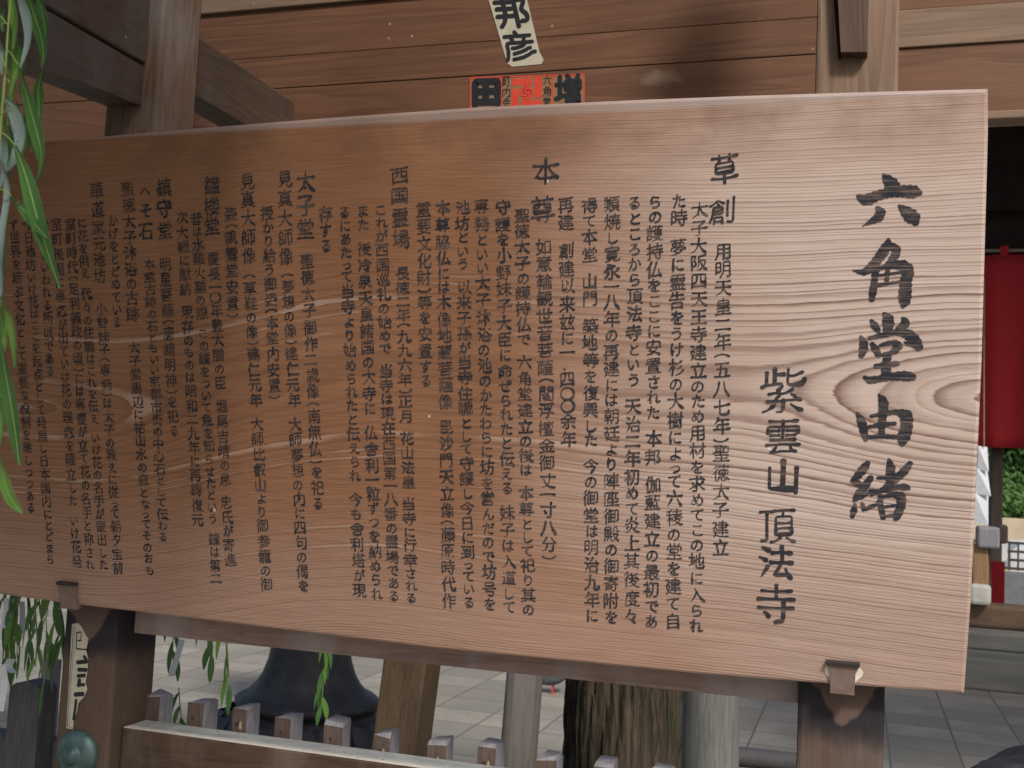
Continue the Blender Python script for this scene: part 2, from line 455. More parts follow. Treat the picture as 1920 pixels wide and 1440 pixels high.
MAT["redcloth"] = plain("red_cloth", (0.33, 0.022, 0.030), (0.38, 0.030, 0.038), 300, .9, .1)
MAT["darkred"] = plain("dark_red_banner_cloth", (0.085, 0.004, 0.006), (0.11, 0.006, 0.009), 300, .9, .1)
MAT["hall"] = plain("shade_black_wood", (0.012, 0.010, 0.009), (0.022, 0.018, 0.016), 6, .8, .2)  # colour taken near black to hold the shade under eaves and in the gap
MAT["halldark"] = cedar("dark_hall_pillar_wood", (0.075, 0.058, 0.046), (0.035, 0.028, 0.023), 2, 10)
MAT["sill"] = cedar("brown_sill_wood", (0.20, 0.135, 0.09), (0.09, 0.06, 0.042), 0, 10)
MAT["stepstone"] = plain("grey_step_stone", (0.13, 0.135, 0.125), (0.21, 0.21, 0.19), 5, .85, .2, stretch=(.4, 1, 2))
MAT["palestone"] = plain("pale_stone", (0.48, 0.47, 0.44), (0.62, 0.61, 0.58), 10, .85, .2)
MAT["tan"] = cedar("tan_timber", (0.42, 0.27, 0.15), (0.28, 0.17, 0.09), 2, 10)
MAT["white"] = plain("white_paint", (0.72, 0.74, 0.76), (0.80, 0.81, 0.82), 8, .4, .4, bump=0)
MAT["glass"] = plain("dark_glass", (0.02, 0.025, 0.03), (0.03, 0.035, 0.04), 5, .1, .5, bump=0)
MAT["tyre"] = plain("tyre_rubber", (0.012, 0.012, 0.012), (0.02, 0.02, 0.02), 20, .8, .2, bump=0)
MAT["brownmetal"] = plain("brown_painted_metal", (0.20, 0.16, 0.11), (0.26, 0.21, 0.15), 20, .6, .3, bump=0)
MAT["gravel"] = plain("white_gravel", (0.50, 0.50, 0.50), (0.66, 0.66, 0.66), 30, .9, .2)
MAT["tanwall"] = plain("tan_plaster", (0.42, 0.34, 0.24), (0.50, 0.42, 0.31), 3, .9, .15)
MAT["farleaf"] = leaf_mat("far_tree_leaf", (0.045, 0.12, 0.03), (0.13, 0.26, 0.07), .6, .3)
MAT["stone"] = plain("dark_blue_stone", (0.025, 0.027, 0.035), (0.07, 0.072, 0.08), 10, .8, .25, bump=.5, bd=.02)
MAT["feather"] = plain("grey_feather", (0.05, 0.055, 0.065), (0.10, 0.105, 0.115), 40, .7, .3)
MAT["redleg"] = plain("red_bird_foot", (0.5, 0.07, 0.04), (0.55, 0.1, 0.06), 40, .6, .3, bump=0)

# ------------------------------------------------------------------ setting
struct(mesh_obj("ground", [(-60, -20, 0), (60, -20, 0), (60, 120, 0), (-60, 120, 0)], [(0, 1, 2, 3)], MAT["paving"]))

# ------------------------------------------------------------------ brush lettering
_fc = bpy.data.curves.new("glyph", 'FONT')
_fo = bpy.data.objects.new("glyph", _fc)
COL.objects.link(_fo)
_fc.resolution_u = 3
NG = 60
_cache = {}
def raster(ch):
    _fc.body = ch
    bpy.context.view_layer.update()
    me = _fo.evaluated_get(bpy.context.evaluated_depsgraph_get()).to_mesh()
    me.calc_loop_triangles()
    v = np.array([(q.co.x, q.co.y) for q in me.vertices])
    tri = [tuple(q.vertices) for q in me.loop_triangles]
    _fo.evaluated_get(bpy.context.evaluated_depsgraph_get()).to_mesh_clear()
    if len(v) == 0: return None
    g = np.zeros((NG + 8, NG + 8), bool)
    v = np.stack([v[:, 0] * NG + 4, (v[:, 1] + .12) * NG + 4], 1)
    for a, b, c in tri:
        A, B, C = v[a], v[b], v[c]
        x0, x1 = int(max(0, min(A[0], B[0], C[0]) - 1)), int(min(NG + 7, max(A[0], B[0], C[0]) + 1))
        y0, y1 = int(max(0, min(A[1], B[1], C[1]) - 1)), int(min(NG + 7, max(A[1], B[1], C[1]) + 1))
        X, Y = np.meshgrid(np.arange(x0, x1 + 1), np.arange(y0, y1 + 1))
        def e(P, Q): return (Q[0] - P[0]) * (Y - P[1]) - (Q[1] - P[1]) * (X - P[0])
        w0, w1, w2 = e(A, B), e(B, C), e(C, A)
        ins = ((w0 >= 0) & (w1 >= 0) & (w2 >= 0)) | ((w0 <= 0) & (w1 <= 0) & (w2 <= 0))
        g[y0:y1 + 1, x0:x1 + 1] |= ins
    return g
def thin(g):
    g = np.pad(g, 1).astype(np.uint8)
    while True:
        ch = 0
        for step in (0, 1):
            P = [np.roll(g, s, (0, 1)) for s in ((-1, 0), (-1, -1), (0, -1), (1, -1), (1, 0), (1, 1), (0, 1), (-1, 1))]
            B = sum(p.astype(int) for p in P)
            A = sum(((P[i] == 0) & (P[(i + 1) % 8] == 1)).astype(int) for i in range(8))
            if step == 0: c = (P[0] * P[2] * P[4] == 0) & (P[2] * P[4] * P[6] == 0)
            else: c = (P[0] * P[2] * P[6] == 0) & (P[0] * P[4] * P[6] == 0)
            d = (g == 1) & (B >= 2) & (B <= 6) & (A == 1) & c
            if d.any(): g[d] = 0; ch = 1
        if not ch: break
    return g[1:-1, 1:-1].astype(bool)
def strokes_of(ch):
    if ch in _cache: return _cache[ch]
    g = raster(ch)
    if g is None: _cache[ch] = []; return []
    sk = thin(g)
    px = set(zip(*[a.tolist() for a in np.nonzero(sk)][::-1]))
    def nb(p):
        x, y = p; r = []
        for dx, dy in ((1, 0), (-1, 0), (0, 1), (0, -1)):
            if (x + dx, y + dy) in px: r.append((x + dx, y + dy))
        for dx, dy in ((1, 1), (-1, 1), (1, -1), (-1, -1)):
            if (x + dx, y + dy) in px and (x + dx, y) not in px and (x, y + dy) not in px: r.append((x + dx, y + dy))
        return r
    N = {p: nb(p) for p in px}
    nodes = {p for p in px if len(N[p]) != 2}
    edges, seen = [], set()
    for p in nodes:
        for q in N[p]:
            if (p, q) in seen: continue
            path = [p, q]; prev, cur = p, q
            while cur not in nodes:
                nx = [r for r in N[cur] if r != prev]
                if not nx: break
                prev, cur = cur, nx[0]; path.append(cur)
            seen.add((p, q)); seen.add((path[-1], path[-2]))
            edges.append(path)
    used = {q for e in edges for q in e}
    rest = px - used
    while rest:
        s0 = next(iter(rest)); path = [s0]; rest.discard(s0); cur = s0
        while True:
            nx = [r for r in N[cur] if r in rest]
            if not nx: break
            cur = nx[0]; rest.discard(cur); path.append(cur)
        if len(path) > 5: path.append(path[0]); edges.append(path)
    par = {p: p for p in nodes}
    def find(p):
        while par.get(p, p) != p: p = par[p]
        return p
    keep = []
    for e in edges:
        a, b = e[0], e[-1]
        if a in nodes and b in nodes and len(e) <= 5 and len(N[a]) > 2 and len(N[b]) > 2 and a != b:
            ra, rb = find(a), find(b)
            if ra != rb: par[ra] = rb
        elif len(e) <= 2 and a in nodes and b in nodes and (len(N[a]) == 1) != (len(N[b]) == 1): pass
        else: keep.append(e)
    free = {p for p in nodes if len(N[p]) == 1}
    cl = {}
    for p in nodes: cl.setdefault(find(p), []).append(p)
    cen = {k: np.mean(v, 0) for k, v in cl.items()}
    E = []
    for e in keep:
        a = find(e[0]) if e[0] in nodes else None; b = find(e[-1]) if e[-1] in nodes else None
        pts = [np.array(q, float) for q in e]
        if a is not None: pts[0] = cen[a]
        if b is not None: pts[-1] = cen[b]
        E.append([a, b, pts])
    inc = {}
    for i, (a, b, p) in enumerate(E):
        if a is not None: inc.setdefault(a, []).append((i, 0))
        if b is not None: inc.setdefault(b, []).append((i, 1))
    link = {}
    for k, L in inc.items():
        if len(L) < 2: continue
        D = []
        for i, s in L:
            p = E[i][2]; j = min(6, len(p) - 1)
            d = (p[j] - p[0]) if s == 0 else (p[-1 - j] - p[-1])
            D.append(d / (np.linalg.norm(d) + 1e-9))
        c = sorted((float(D[u] @ D[w]), u, w) for u in range(len(L)) for w in range(u + 1, len(L)) if L[u][0] != L[w][0])
        tk = set()
        for dt, u, w in c:
            if dt < -.80 and u not in tk and w not in tk:
                tk |= {u, w}; link[L[u]] = L[w]; link[L[w]] = L[u]
    done, out = set(), []
    for i in range(len(E)):
        if i in done: continue
        cur, s, ring = i, 0, set()
        while (cur, s) in link and cur not in ring:
            ring.add(cur); j, t_ = link[(cur, s)]; cur, s = j, 1 - t_
        if cur in done: cur, s = i, 0
        pts = []
        while cur not in done:
            done.add(cur); p = E[cur][2]; p = p if s == 0 else p[::-1]
            pts += list(p if not pts else p[1:])
            nx = link.get((cur, 1 - s))
            if nx is None: break
            cur, s = nx
        if len(pts) < 2: continue
        p = np.array(pts); 
        for _ in range(2):
            q = p.copy(); q[1:-1] = (p[:-2] + 2 * p[1:-1] + p[2:]) / 4; p = q
        fa = np.hypot(*(p[0] - p[-1])) > 1.5
        for e_ in (0, -1):              # thinning eats the stroke ends: give them back
            q0 = p[e_]; q1 = p[min(4, len(p) - 1)] if e_ == 0 else p[max(-5, -len(p))]
            u_ = (q0 - q1) / (np.linalg.norm(q0 - q1) + 1e-9)
            if fa and (int(round(q0[0])), int(round(q0[1]))) in free:
                p = np.concatenate([[q0 + u_ * 1.9], p]) if e_ == 0 else np.concatenate([p, [q0 + u_ * 1.9]])
        L = np.r_[0, np.cumsum(np.hypot(*np.diff(p, axis=0).T))]
        n = max(3, int(L[-1] / 3.2) + 1)
        tt = np.linspace(0, L[-1], n)
        p = np.stack([np.interp(tt, L, p[:, 0]), np.interp(tt, L, p[:, 1])], 1)
        p = (p - 4) / NG
        d = p[-1] - p[0]
        if d[0] - .9 * d[1] < 0: p = p[::-1]
        out.append((p, L[-1] / NG))
    _cache[ch] = out
    return out

class Ink:
    def __init__(s): s.V, s.F, s.k = [], [], 0
    def stroke(s, P, Wd, caps=True):
        """P (n,2) board coords, Wd half widths"""
        P = np.asarray(P, float); n = len(P)
        if n < 2: return
        T = np.gradient(P, axis=0); T /= (np.linalg.norm(T, axis=1)[:, None] + 1e-12)
        Nn = np.stack([-T[:, 1], T[:, 0]], 1)
        y = -0.0007 - 0.000004 * (s.k % 60); s.k += 1
        rows = []
        def add(pt): s.V.append((pt[0], y, pt[1])); return len(s.V) - 1
        Wd = np.asarray(Wd, float)
        for i in range(n):
            a, b = P[i] + Nn[i] * Wd[i], P[i] - Nn[i] * Wd[i]
            rows.append((add(a), add(b)))
        for i in range(n - 1):
            s.F.append((rows[i][0], rows[i][1], rows[i + 1][1], rows[i + 1][0]))
        if caps:
            for i, sg in ((0, -1), (n - 1, 1)):
                c, w = P[i], Wd[i]
                if w < 1e-5: continue
                arc = []
                for a in (30, 60, 90, 120, 150):
                    q = c + Nn[i] * w * math.cos(R(a)) + T[i] * sg * w * math.sin(R(a)) * .8
                    arc.append(add(q))
                s.F.append((rows[i][0], *arc, rows[i][1]))
    def glyph(s, ch, x, z, ew, eh, weight=1.0, rnd=True, plane=None):
        """brush-written character centred at x, z"""
        S_ = strokes_of(ch)
        if not S_: return
        tot = sum(l for _, l in S_)
        ws = max(.44, min(1.15, (4.0 / max(tot, .1)) ** .6)) * weight * (random.uniform(.84, 1.16) if rnd else 1)
        rot = random.uniform(-.03, .03) if rnd else 0
        sh = random.uniform(.05, .11) if rnd else .04
        jx, jz = (random.uniform(-.03, .03), random.uniform(-.03, .03)) if rnd else (0, 0)
        for p, L in S_:
            q = p.copy()
            if rnd and L > .25:
                # slight bow, as a brush leaves
                t_ = np.linspace(0, 1, len(q)); d = q[-1] - q[0]; nn = np.array([-d[1], d[0]])
                q = q + nn * (np.sin(math.pi * t_) * random.uniform(-.045, .045))[:, None]
            q -= .5; q[:, 1] += .0
            q[:, 1] += sh * q[:, 0]
            q = np.stack([q[:, 0] - rot * q[:, 1] + jx, q[:, 1] + rot * q[:, 0] + jz], 1)
            d = p[-1] - p[0]; n = len(q); t_ = np.linspace(0, 1, n)
            horiz = abs(d[0]) > 2.2 * abs(d[1]); vert = abs(d[1]) > 2.5 * abs(d[0])
            if L < .2: w = .030 + .030 * t_
            elif horiz: w = .034 + .016 * np.exp(-(t_ / .12) ** 2) + .024 * np.exp(-((t_ - .93) / .12) ** 2)
            elif vert: w = .044 + .014 * np.exp(-(t_ / .12) ** 2) + .004 * t_
            elif d[0] < 0: w = .052 * (1 - .78 * t_ ** 1.4)
            else: w = .028 + .040 * np.exp(-((t_ - .82) / .26) ** 2)
            w = w * ws * (random.uniform(.88, 1.15) if rnd else 1)
            s.stroke(np.stack([x + q[:, 0] * ew, z + q[:, 1] * eh], 1), w * (ew + eh) / 2)
    def build(s, name, mat, parent):
        return mesh_obj(name, s.V, s.F, mat, parent, local=True)

# ------------------------------------------------------------------ the sign board
TH = 0.2241
BP = np.array([0.1584, 1.8514, 1.2451])
UP = np.array([0, -math.sin(TH), math.cos(TH)])
NB = np.array([0, -math.cos(TH), -math.sin(TH)])
def onB(px, py):
    d = ray(px, py); t = ((BP - EYE) @ NB) / (d @ NB); q = EYE + d * t - BP
    return float(q[0]), float(q @ UP)
sign = thing("sign_board", tuple(BP), "long wooden temple notice board covered in handwritten black Japanese columns", "notice board")
sign.rotation_euler = (TH, 0, 0)

def plank():
    # front outline from the photograph's own slightly bowed edges
    top = [(1853, 166), (1640, 171.5), (1400, 179), (1200, 186.7), (883, 201.6), (600, 222), (359, 241), (87, 265)]
    bot = [(0, 1115), (135, 1134), (239, 1146), (500, 1178), (820, 1217), (1300, 1264), (1560, 1284), (1808, 1301)]
    rgt = [(1820.6, 1130), (1841, 680), (1853, 250)]
    O = [onB(*p) for p in top]
    O.append((-1.835, .888)); O.append((-1.835, .010))
    O += [onB(*p) for p in bot] + [onB(*p) for p in rgt]
    n = len(O)
    bm = bmesh.new()
    f = [bm.verts.new((x, 0.0, z)) for x, z in O]
    b = [bm.verts.new((x, 0.036, z)) for x, z in O]
    bm.faces.new(f); bm.faces.new(b[::-1])
    for i in range(n):
        j = (i + 1) % n
        bm.faces.new((f[i], b[i], b[j], f[j]))
    bmesh.ops.recalc_face_normals(bm, faces=bm.faces)
    es = [e for e in bm.edges if (abs(e.verts[0].co.y) < 1e-6 and abs(e.verts[1].co.y) < 1e-6)]
    bmesh.ops.bevel(bm, geom=es, offset=.005, segments=2, affect='EDGES', profile=.5)
    me = bpy.data.meshes.new("plank"); bm.to_mesh(me); bm.free()
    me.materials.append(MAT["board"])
    o = bpy.data.objects.new("plank", me); COL.objects.link(o); o.parent = sign
    return o
plank()

# large title, each stroke traced as a brush path (u, v, half width) in a 3.2x enlargement
TITLE = [
 # roku
 [(1205,250,10),(1225,272,28),(1250,300,40),(1268,325,40)],
 [(1050,372,10),(1072,390,26),(1108,400,36),(1160,376,30),(1240,352,30),(1320,345,34),(1385,350,40),(1415,355,30),(1426,358,14)],
 [(1165,445,10),(1190,468,32),(1180,500,32),(1145,522,20),(1110,540,10),(1078,557,2)],
 [(1295,430,5),(1325,455,26),(1365,490,42),(1395,520,40),(1400,540,18)],
 # kaku
 [(1235,632,8),(1232,665,28),(1205,710,32),(1165,765,28),(1125,810,28),(1085,835,20),(1022,822,3)],
 [(1238,670,18),(1285,690,26),(1280,725,26),(1245,775,20),(1192,815,8)],
 [(1160,815,24),(1152,880,18),(1142,950,24),(1135,998,16)],
 [(1182,806,10),(1250,790,20),(1320,788,32),(1355,820,36),(1340,890,32),(1335,960,38),(1332,1015,34),(1322,1040,12)],
 [(1165,855,8),(1230,846,9),(1312,832,9)],[(1165,912,12),(1240,898,10),(1312,890,9)],
 [(1235,785,14),(1228,840,14),(1224,900,12)],
 # do
 [(1132,1122,10),(1150,1150,24),(1172,1180,20),(1182,1196,6)],
 [(1208,1080,10),(1232,1108,36),(1236,1150,34),(1228,1200,22)],
 [(1318,1106,8),(1345,1135,30),(1310,1160,22),(1280,1168,6)],
 [(1068,1218,8),(1088,1255,26),(1086,1300,28),(1072,1335,16)],
 [(1118,1228,10),(1195,1212,16),(1280,1192,16),(1350,1200,30),(1392,1245,38),(1420,1285,24)],
 [(1395,1255,30),(1360,1265,16),(1328,1252,4)],
 [(1136,1262,14),(1160,1295,24),(1178,1335,14)],
 [(1182,1272,9),(1260,1250,16),(1300,1272,28),(1272,1305,22),(1232,1325,10)],
 [(1165,1332,9),(1215,1324,12),(1272,1310,11)],
 [(1236,1322,20),(1222,1370,26),(1222,1420,28),(1214,1470,26)],
 [(1158,1396,14),(1215,1390,20),(1292,1380,16)],
 [(1090,1462,10),(1122,1482,24),(1190,1470,20),(1280,1455,26),(1345,1455,32),(1385,1462,22)],
 # yu
 [(1178,1568,8),(1205,1605,30),(1206,1650,28),(1196,1740,22),(1194,1816,18)],
 [(1046,1676,8),(1072,1720,28),(1090,1795,24),(1100,1838,14)],
 [(1130,1696,10),(1200,1682,14),(1285,1670,16),(1345,1690,38),(1345,1770,34),(1322,1830,42),(1318,1870,14)],
 [(1110,1762,10),(1190,1748,15),(1275,1740,12)],
 [(1095,1822,12),(1195,1816,14),(1300,1822,14)],
 # sho
 [(1112,1975,16),(1092,2005,28),(1050,2055,24),(1018,2088,14)],[(1018,2082,12),(1050,2100,24),(1090,2118,10)],
 [(1130,2064,18),(1090,2122,26),(1048,2175,24),(1028,2206,10)],
 [(1035,2192,16),(1085,2178,12),(1142,2140,8)],
 [(1035,2226,10),(1028,2265,24),(1018,2300,12)],[(1075,2215,8),(1088,2248,18),(1085,2262,8)],[(1090,2256,9),(1122,2245,18),(1150,2225,7)],
 [(1170,2066,10),(1230,2064,16),(1275,2045,10)],
 [(1238,1955,10),(1250,2000,28),(1246,2066,24),(1234,2120,18)],
 [(1366,1978,16),(1335,2022,26),(1275,2078,22),(1200,2140,18),(1130,2170,8)],
 [(1120,2146,10),(1200,2146,14),(1285,2122,16),(1345,2120,24),(1360,2130,10)],
 [(1185,2172,14),(1190,2245,18),(1205,2305,16)],
 [(1190,2182,10),(1260,2166,16),(1315,2175,30),(1312,2235,26),(1282,2305,26),(1278,2318,12)],
 [(1200,2242,9),(1295,2230,9)],[(1205,2296,9),(1285,2290,11)],[(1150,2240,6),(1175,2212,14),(1200,2180,8)],
]
ik = Ink()
def dense(pts):
    P = np.array(pts, float); L = np.r_[0, np.cumsum(np.hypot(*np.diff(P[:, :2], axis=0).T))]
    n = max(6, int(L[-1] / 9)); tt = np.linspace(0, L[-1], n)
    # smooth with a catmull-like blend
    Q = np.stack([np.interp(tt, L, P[:, k]) for k in range(3)], 1)
    for _ in range(3):
        q = Q.copy(); q[1:-1] = (Q[:-2] + 2 * Q[1:-1] + Q[2:]) / 4; Q = q
    return Q
for st in TITLE:
    Q = dense(st)
    P = [onB(1280 + u / 3.2, 250 + v / 3.2) for u, v, _ in Q]
    w = Q[:, 2] / 3.2 / 1262 * (1 + .10 * np.sin(np.arange(len(Q)) * 1.7 + len(Q)))
    ik.stroke(P, w)
ik.build("title_lettering", MAT["inkbig"], sign)

KANA = set("ぁあいうえおかがきぎくぐけげこごさざしじすずせぜそぞただちつづてでとどなにぬねのはばひびふへほぼまみむめもやゆよらりるれろわをんっ")
def run(ik, text, p0, p1, ew=.0272, big=1.0, weight=1.0):
    """text set downwards from pixel p0 (top of first) to p1 (bottom of last)"""
    wt = []
    for c in text:
        wt.append(.55 if c == ' ' else .48 if c in '︵︶' else .62 if c in 'っ、' else (.86 if c == '二' else .70) if c in '一二〇' else .84 if c in KANA else 1.0)
    tot = sum(wt)
    a, b = np.array(p0, float), np.array(p1, float)
    acc = 0
    for c, w in zip(text, wt):
        m = a + (b - a) * (acc + w / 2) / tot
        acc += w
        if c == ' ': continue
        x, z = onB(*m)
        za, zb = onB(*(a + (b - a) * (acc - w) / tot))[1], onB(*(a + (b - a) * acc / tot))[1]
        pitch = abs(za - zb)
        E_ = ew * big
        kw = .84 if c in KANA else 1.0
        if c in '︵︶':
            ik.glyph(c, x, z + (-.33 if c == '︶' else .33) * E_ * .95, E_ * .95, E_ * .95, weight); continue
        eh = min(E_ * 1.10 * kw, pitch * (1.2 if c in '一〇、っ' else .96))
        ik.glyph(c, x, z - eh * .0, E_ * kw, eh, weight)

COLS = [
 [("草", (1358, 284), (1358, 349), 1.62), ("創", (1355, 366), (1355, 421), 1.62), ("用明天皇二年︵五八七年︶聖徳太子建立", (1357, 452), (1351, 1044), 1)],
 [("太子大阪四天王寺建立のため用材を求めてこの地に入られ", (1312, 376), (1306, 1187), 1)],
 [("た時 夢に霊告をうけ杉の大樹によって六稜の堂を建て自", (1273, 362), (1262, 1181), 1)],
 [("らの護持仏をここに安置された 本邦 伽藍建立の最初であ", (1229, 364), (1222, 1179), 1)],
 [("るところから頂法寺という 天治二年初めて炎上其後度々", (1191, 366), (1184, 1172), 1)],
 [("類焼し寛永一八年の再建には朝廷より陣座御殿の御寄附を", (1148, 366), (1146, 1171), 1)],
 [("得て本堂 山門 築地等を復興した 今の御堂は明治九年に", (1106, 368), (1110, 1167), 1)],
 [("再建 創建以来玆に一、四〇〇余年", (1062, 367), (1066, 840), 1)],
 [("本", (1023, 295), (1023, 349), 1.75), ("尊", (1019, 358), (1019, 427), 1.55), ("如意輪観世音菩薩︵閻浮檀金御丈一寸八分︶", (1019, 446), (1030, 1052), 1.05)],
 [("聖徳太子の護持仏で 六角堂建立の後は 本尊として祀り其の", (979, 389), (991, 1155), 1)],
 [("守護を小野妹子大臣に命ぜられたと伝える 妹子は入道して", (943, 373), (955, 1152), 1)],
 [("専務といい太子沐浴の池のかたわらに坊を営んだので坊号を", (903, 372), (919, 1147), 1)],
 [("池坊という 以来子孫が当寺住職として守護し今日に到っている", (867, 375), (880, 1141), 1)],
 [("本尊脇仏には木像地蔵菩薩像 毘沙門天立像︵藤原時代作", (830, 375), (842, 1142), 1)],
 [("重要文化財︶等を安置する", (794, 377), (799, 727), 1)],
 [("西国", (750, 311), (750, 383), 1.32), ("霊場", (751, 386), (752, 468), 1.2), ("長徳二年︵九九六年︶正月 花山法皇 当寺に行幸される", (754, 499), (772, 1132), 1)],
 [("これが西国巡礼の始めで 当寺は現在西国第一八番の霊場である", (714, 382), (739, 1129), 1)],
 [("また 後冷泉天皇諸国の大寺に 仏舎利一粒ずつを納められ", (680, 382), (707, 1126), 1)],
 [("るにあたって当寺より始められたと伝えられ 今も舎利塔が現", (646, 385), (675, 1122), 1)],
 [("存する", (610, 385), (612, 475), 1)],
 [("太子堂", (574, 317), (574, 452), 1.32), ("聖徳太子御作二歳像︵南無仏︶を祀る", (575, 474), (597, 956), 1.0)],
 [("見真大師像", (534, 318), (537, 498), 1.1), ("︵夢想の像︶建仁元年 大師夢想の内に四句の偈を", (539, 509), (570, 1110), .98)],
 [("授かり給う御姿︵本堂内安置︶", (501, 385), (516, 751), .98)],
 [("見真大師像", (464, 322), (468, 497), 1.1), ("︵草鞋の像︶建仁元年 大師比叡山より御参籠の御", (467, 512), (500, 1110), .98)],
 [("姿︵親鸞堂安置︶", (432, 386), (437, 599), .98)],
 [("鐘楼堂", (397, 329), (399, 444), 1.22), ("慶長一〇年豊太閤の臣 堀尾吉晴の息 忠氏が寄進", (400, 472), (432, 1064), .95)],
 [("昔は水難火難の際 この鐘をついて急を知らせたという 鐘は第二", (368, 397), (406, 1096), .95)],
 [("次大戦に献納 現存のものは昭和二九年に再鋳復元", (341, 394), (372, 988), .95)],
 [("鎮守堂", (307, 332), (309, 452), 1.2), ("明星菩薩︵唐崎明神︶を祀る", (309, 480), (327, 820), .95)],
 [("へそ石", (273, 342), (274, 454), 1.15), ("本堂古跡の石ともいい京都市街の中心石として伝わる", (279, 483), (307, 1016), .95)],
 [("聖徳太子沐浴の古跡", (239, 340), (250, 604), 1.08), ("太子堂周辺に枯山水の庭となってそのおも", (251, 638), (281, 1080), .95)],
 [("かげをとどめている", (211, 402), (221, 616), .95)],
 [("華道", (181, 339), (183, 410), 1.15), ("家元池坊", (184, 411), (188, 533), 1.05), ("小野妹子︵専務︶は太子の教えに従って朝夕宝前", (190, 566), (223, 1077), .92)],
 [("に花を供え 代々の住職はこれを伝え いけ花の名手が輩出した", (153, 408), (195, 1069), .9)],
 [("室町時代︵足利義政の頃︶には専慶が立て花の名手と称され", (131, 407), (170, 1070), .9)],
 [("室町後期に専応が出ていけ花の理念を確立した いけ花発", (105, 407), (145, 1067), .9)],
 [("祥地といわれる所以である", (81, 412), (95, 707), .9)],
 [("今日池坊いけ花はここを起点として発展し日本国内にとどまら", (52, 408), (96, 1060), .9)],
 [("ず世界を結ぶ文化として重要な役割を果しつつある", (26, 411), (59, 963), .9)],
]
ik = Ink()
for c, (x, y0, y1) in zip("紫雲山頂法寺", [(1472, 690, 776), (1468, 784, 851), (1467, 860, 924), (1457, 952, 1018), (1456, 1025, 1087), (1455, 1096, 1170)]):
    xx, zc = onB(x, (y0 + y1) / 2)
    eh = (onB(x, y0)[1] - onB(x, y1)[1]) / .92
    ik.glyph(c, xx, zc, max(.058, eh * .92), eh, .98)
ik.build("subtitle_lettering", MAT["ink"], sign)
for segs in COLS:
    for text, p0, p1, big in segs:
        ik = Ink()
        run(ik, text, p0, p1, big=big, weight=1.06 if big < 1.2 else 1.12)
        ik.build("heading_lettering" if big > 1.06 else "text_column", MAT["ink"], sign)

# brackets that pin the lower edge (children of the sign)
def bracket(cx_px, y_top, y_bot, wtop, wmid, chips):
    c = onB(cx_px, (y_top + y_bot) / 2)
    zt, zb = onB(cx_px, y_top)[1], onB(cx_px, y_bot)[1]
    k = 1 / 1262 if cx_px > 900 else 1 / 870
    prof = [(-wtop / 2 * k, zt - .004), (-wmid / 2 * k, zt - .020), (-wmid / 2 * k, (zt + zb) / 2), (-wmid / 2 * k * 1.0, zb)]
    V = []; 
    for y in (-.006, .030):
        V += [(c[0] + x, y, z) for x, z in prof] + [(c[0] - x, y, z) for x, z in prof[::-1]]
    n = 8; F = [tuple(range(n)), tuple(range(2 * n - 1, n - 1, -1))] + [(i, i + n, (i + 1) % n + n, (i + 1) % n) for i in range(n)]
    b = mesh_obj("bracket", V, F, MAT["bracket"], sign, local=True)
    # lip over the face of the plank
    bm = bmesh.new(); bm_box(bm, c[0] - wtop / 2 * k, c[0] + wtop / 2 * k, -.010, -.0006, zt - .006, zt, .001)
    me = bpy.data.meshes.new("bracket_lip"); bm.to_mesh(me); bm.free(); me.materials.append(MAT["stain"])
    l = bpy.data.objects.new("bracket_lip", me); COL.objects.link(l); l.parent = b
    if chips:
        V, F = [], []
        for sx in (-1, 1):
            x0 = c[0] + sx * (wmid / 2 * k + .0006)
            pts = [(0, .003), (.004, .008), (.010, .014), (.012, .021), (.006, .030), (0, .034)]
            b0 = len(V)
            V += [(x0 + sx * dx * (.7 if sx < 0 else 1), -.0013, zb + .016 + dz) for dx, dz in pts]
            f = tuple(range(b0, b0 + 6)); F.append(f if sx < 0 else f[::-1])
        mesh_obj("bare_wood_chip", V, F, MAT["chip"], sign, local=True)
bracket(1580, 1238, 1299, 64, 46, True)
bracket(131, 1090, 1140, 40, 34, False)

# ------------------------------------------------------------------ the porch that carries it
porch = thing("wooden_porch", (-0.7, 2.0, 0), "brown cedar porch with square posts and boarded lintel behind the notice board", "porch")
PY0, PY1 = 1.895, 2.03
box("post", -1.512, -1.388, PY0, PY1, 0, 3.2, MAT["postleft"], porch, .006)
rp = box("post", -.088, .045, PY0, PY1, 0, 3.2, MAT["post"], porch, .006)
# beam through the left post, front and back
XB0, XB1 = -1.50, -1.425
YW = 2.52
bm = bmesh.new()
a = atX(75, 122, -1.425); b_ = atX(262, 197, -1.425)
yf = .55; zf = b_[2] + (a[2] - b_[2]) / (a[1] - b_[1]) * (yf - b_[1])
V = [(XB0, yf, zf), (XB1, yf, zf), (XB1, PY0 - .001, b_[2]), (XB0, PY0 - .001, b_[2]),
     (XB0, yf, 2.335), (XB1, yf, 2.335), (XB1, PY0 - .001, 2.343), (XB0, PY0 - .001, 2.343)]
F = [(0, 3, 2, 1), (4, 5, 6, 7), (0, 1, 5, 4), (1, 2, 6, 5), (2, 3, 7, 6), (3, 0, 4, 7)]
mesh_obj("beam_nose", V, F, MAT["beam"], porch)
box("upper_beam", XB0 - .004, XB1 + .006, .5, PY0 - .0015, 2.348, 2.9, MAT["beam"], porch, .004)
box("rear_beam", XB0, XB1, PY1 + .001, YW - .001, 2.345, 2.478, MAT["beam"], porch, .004)
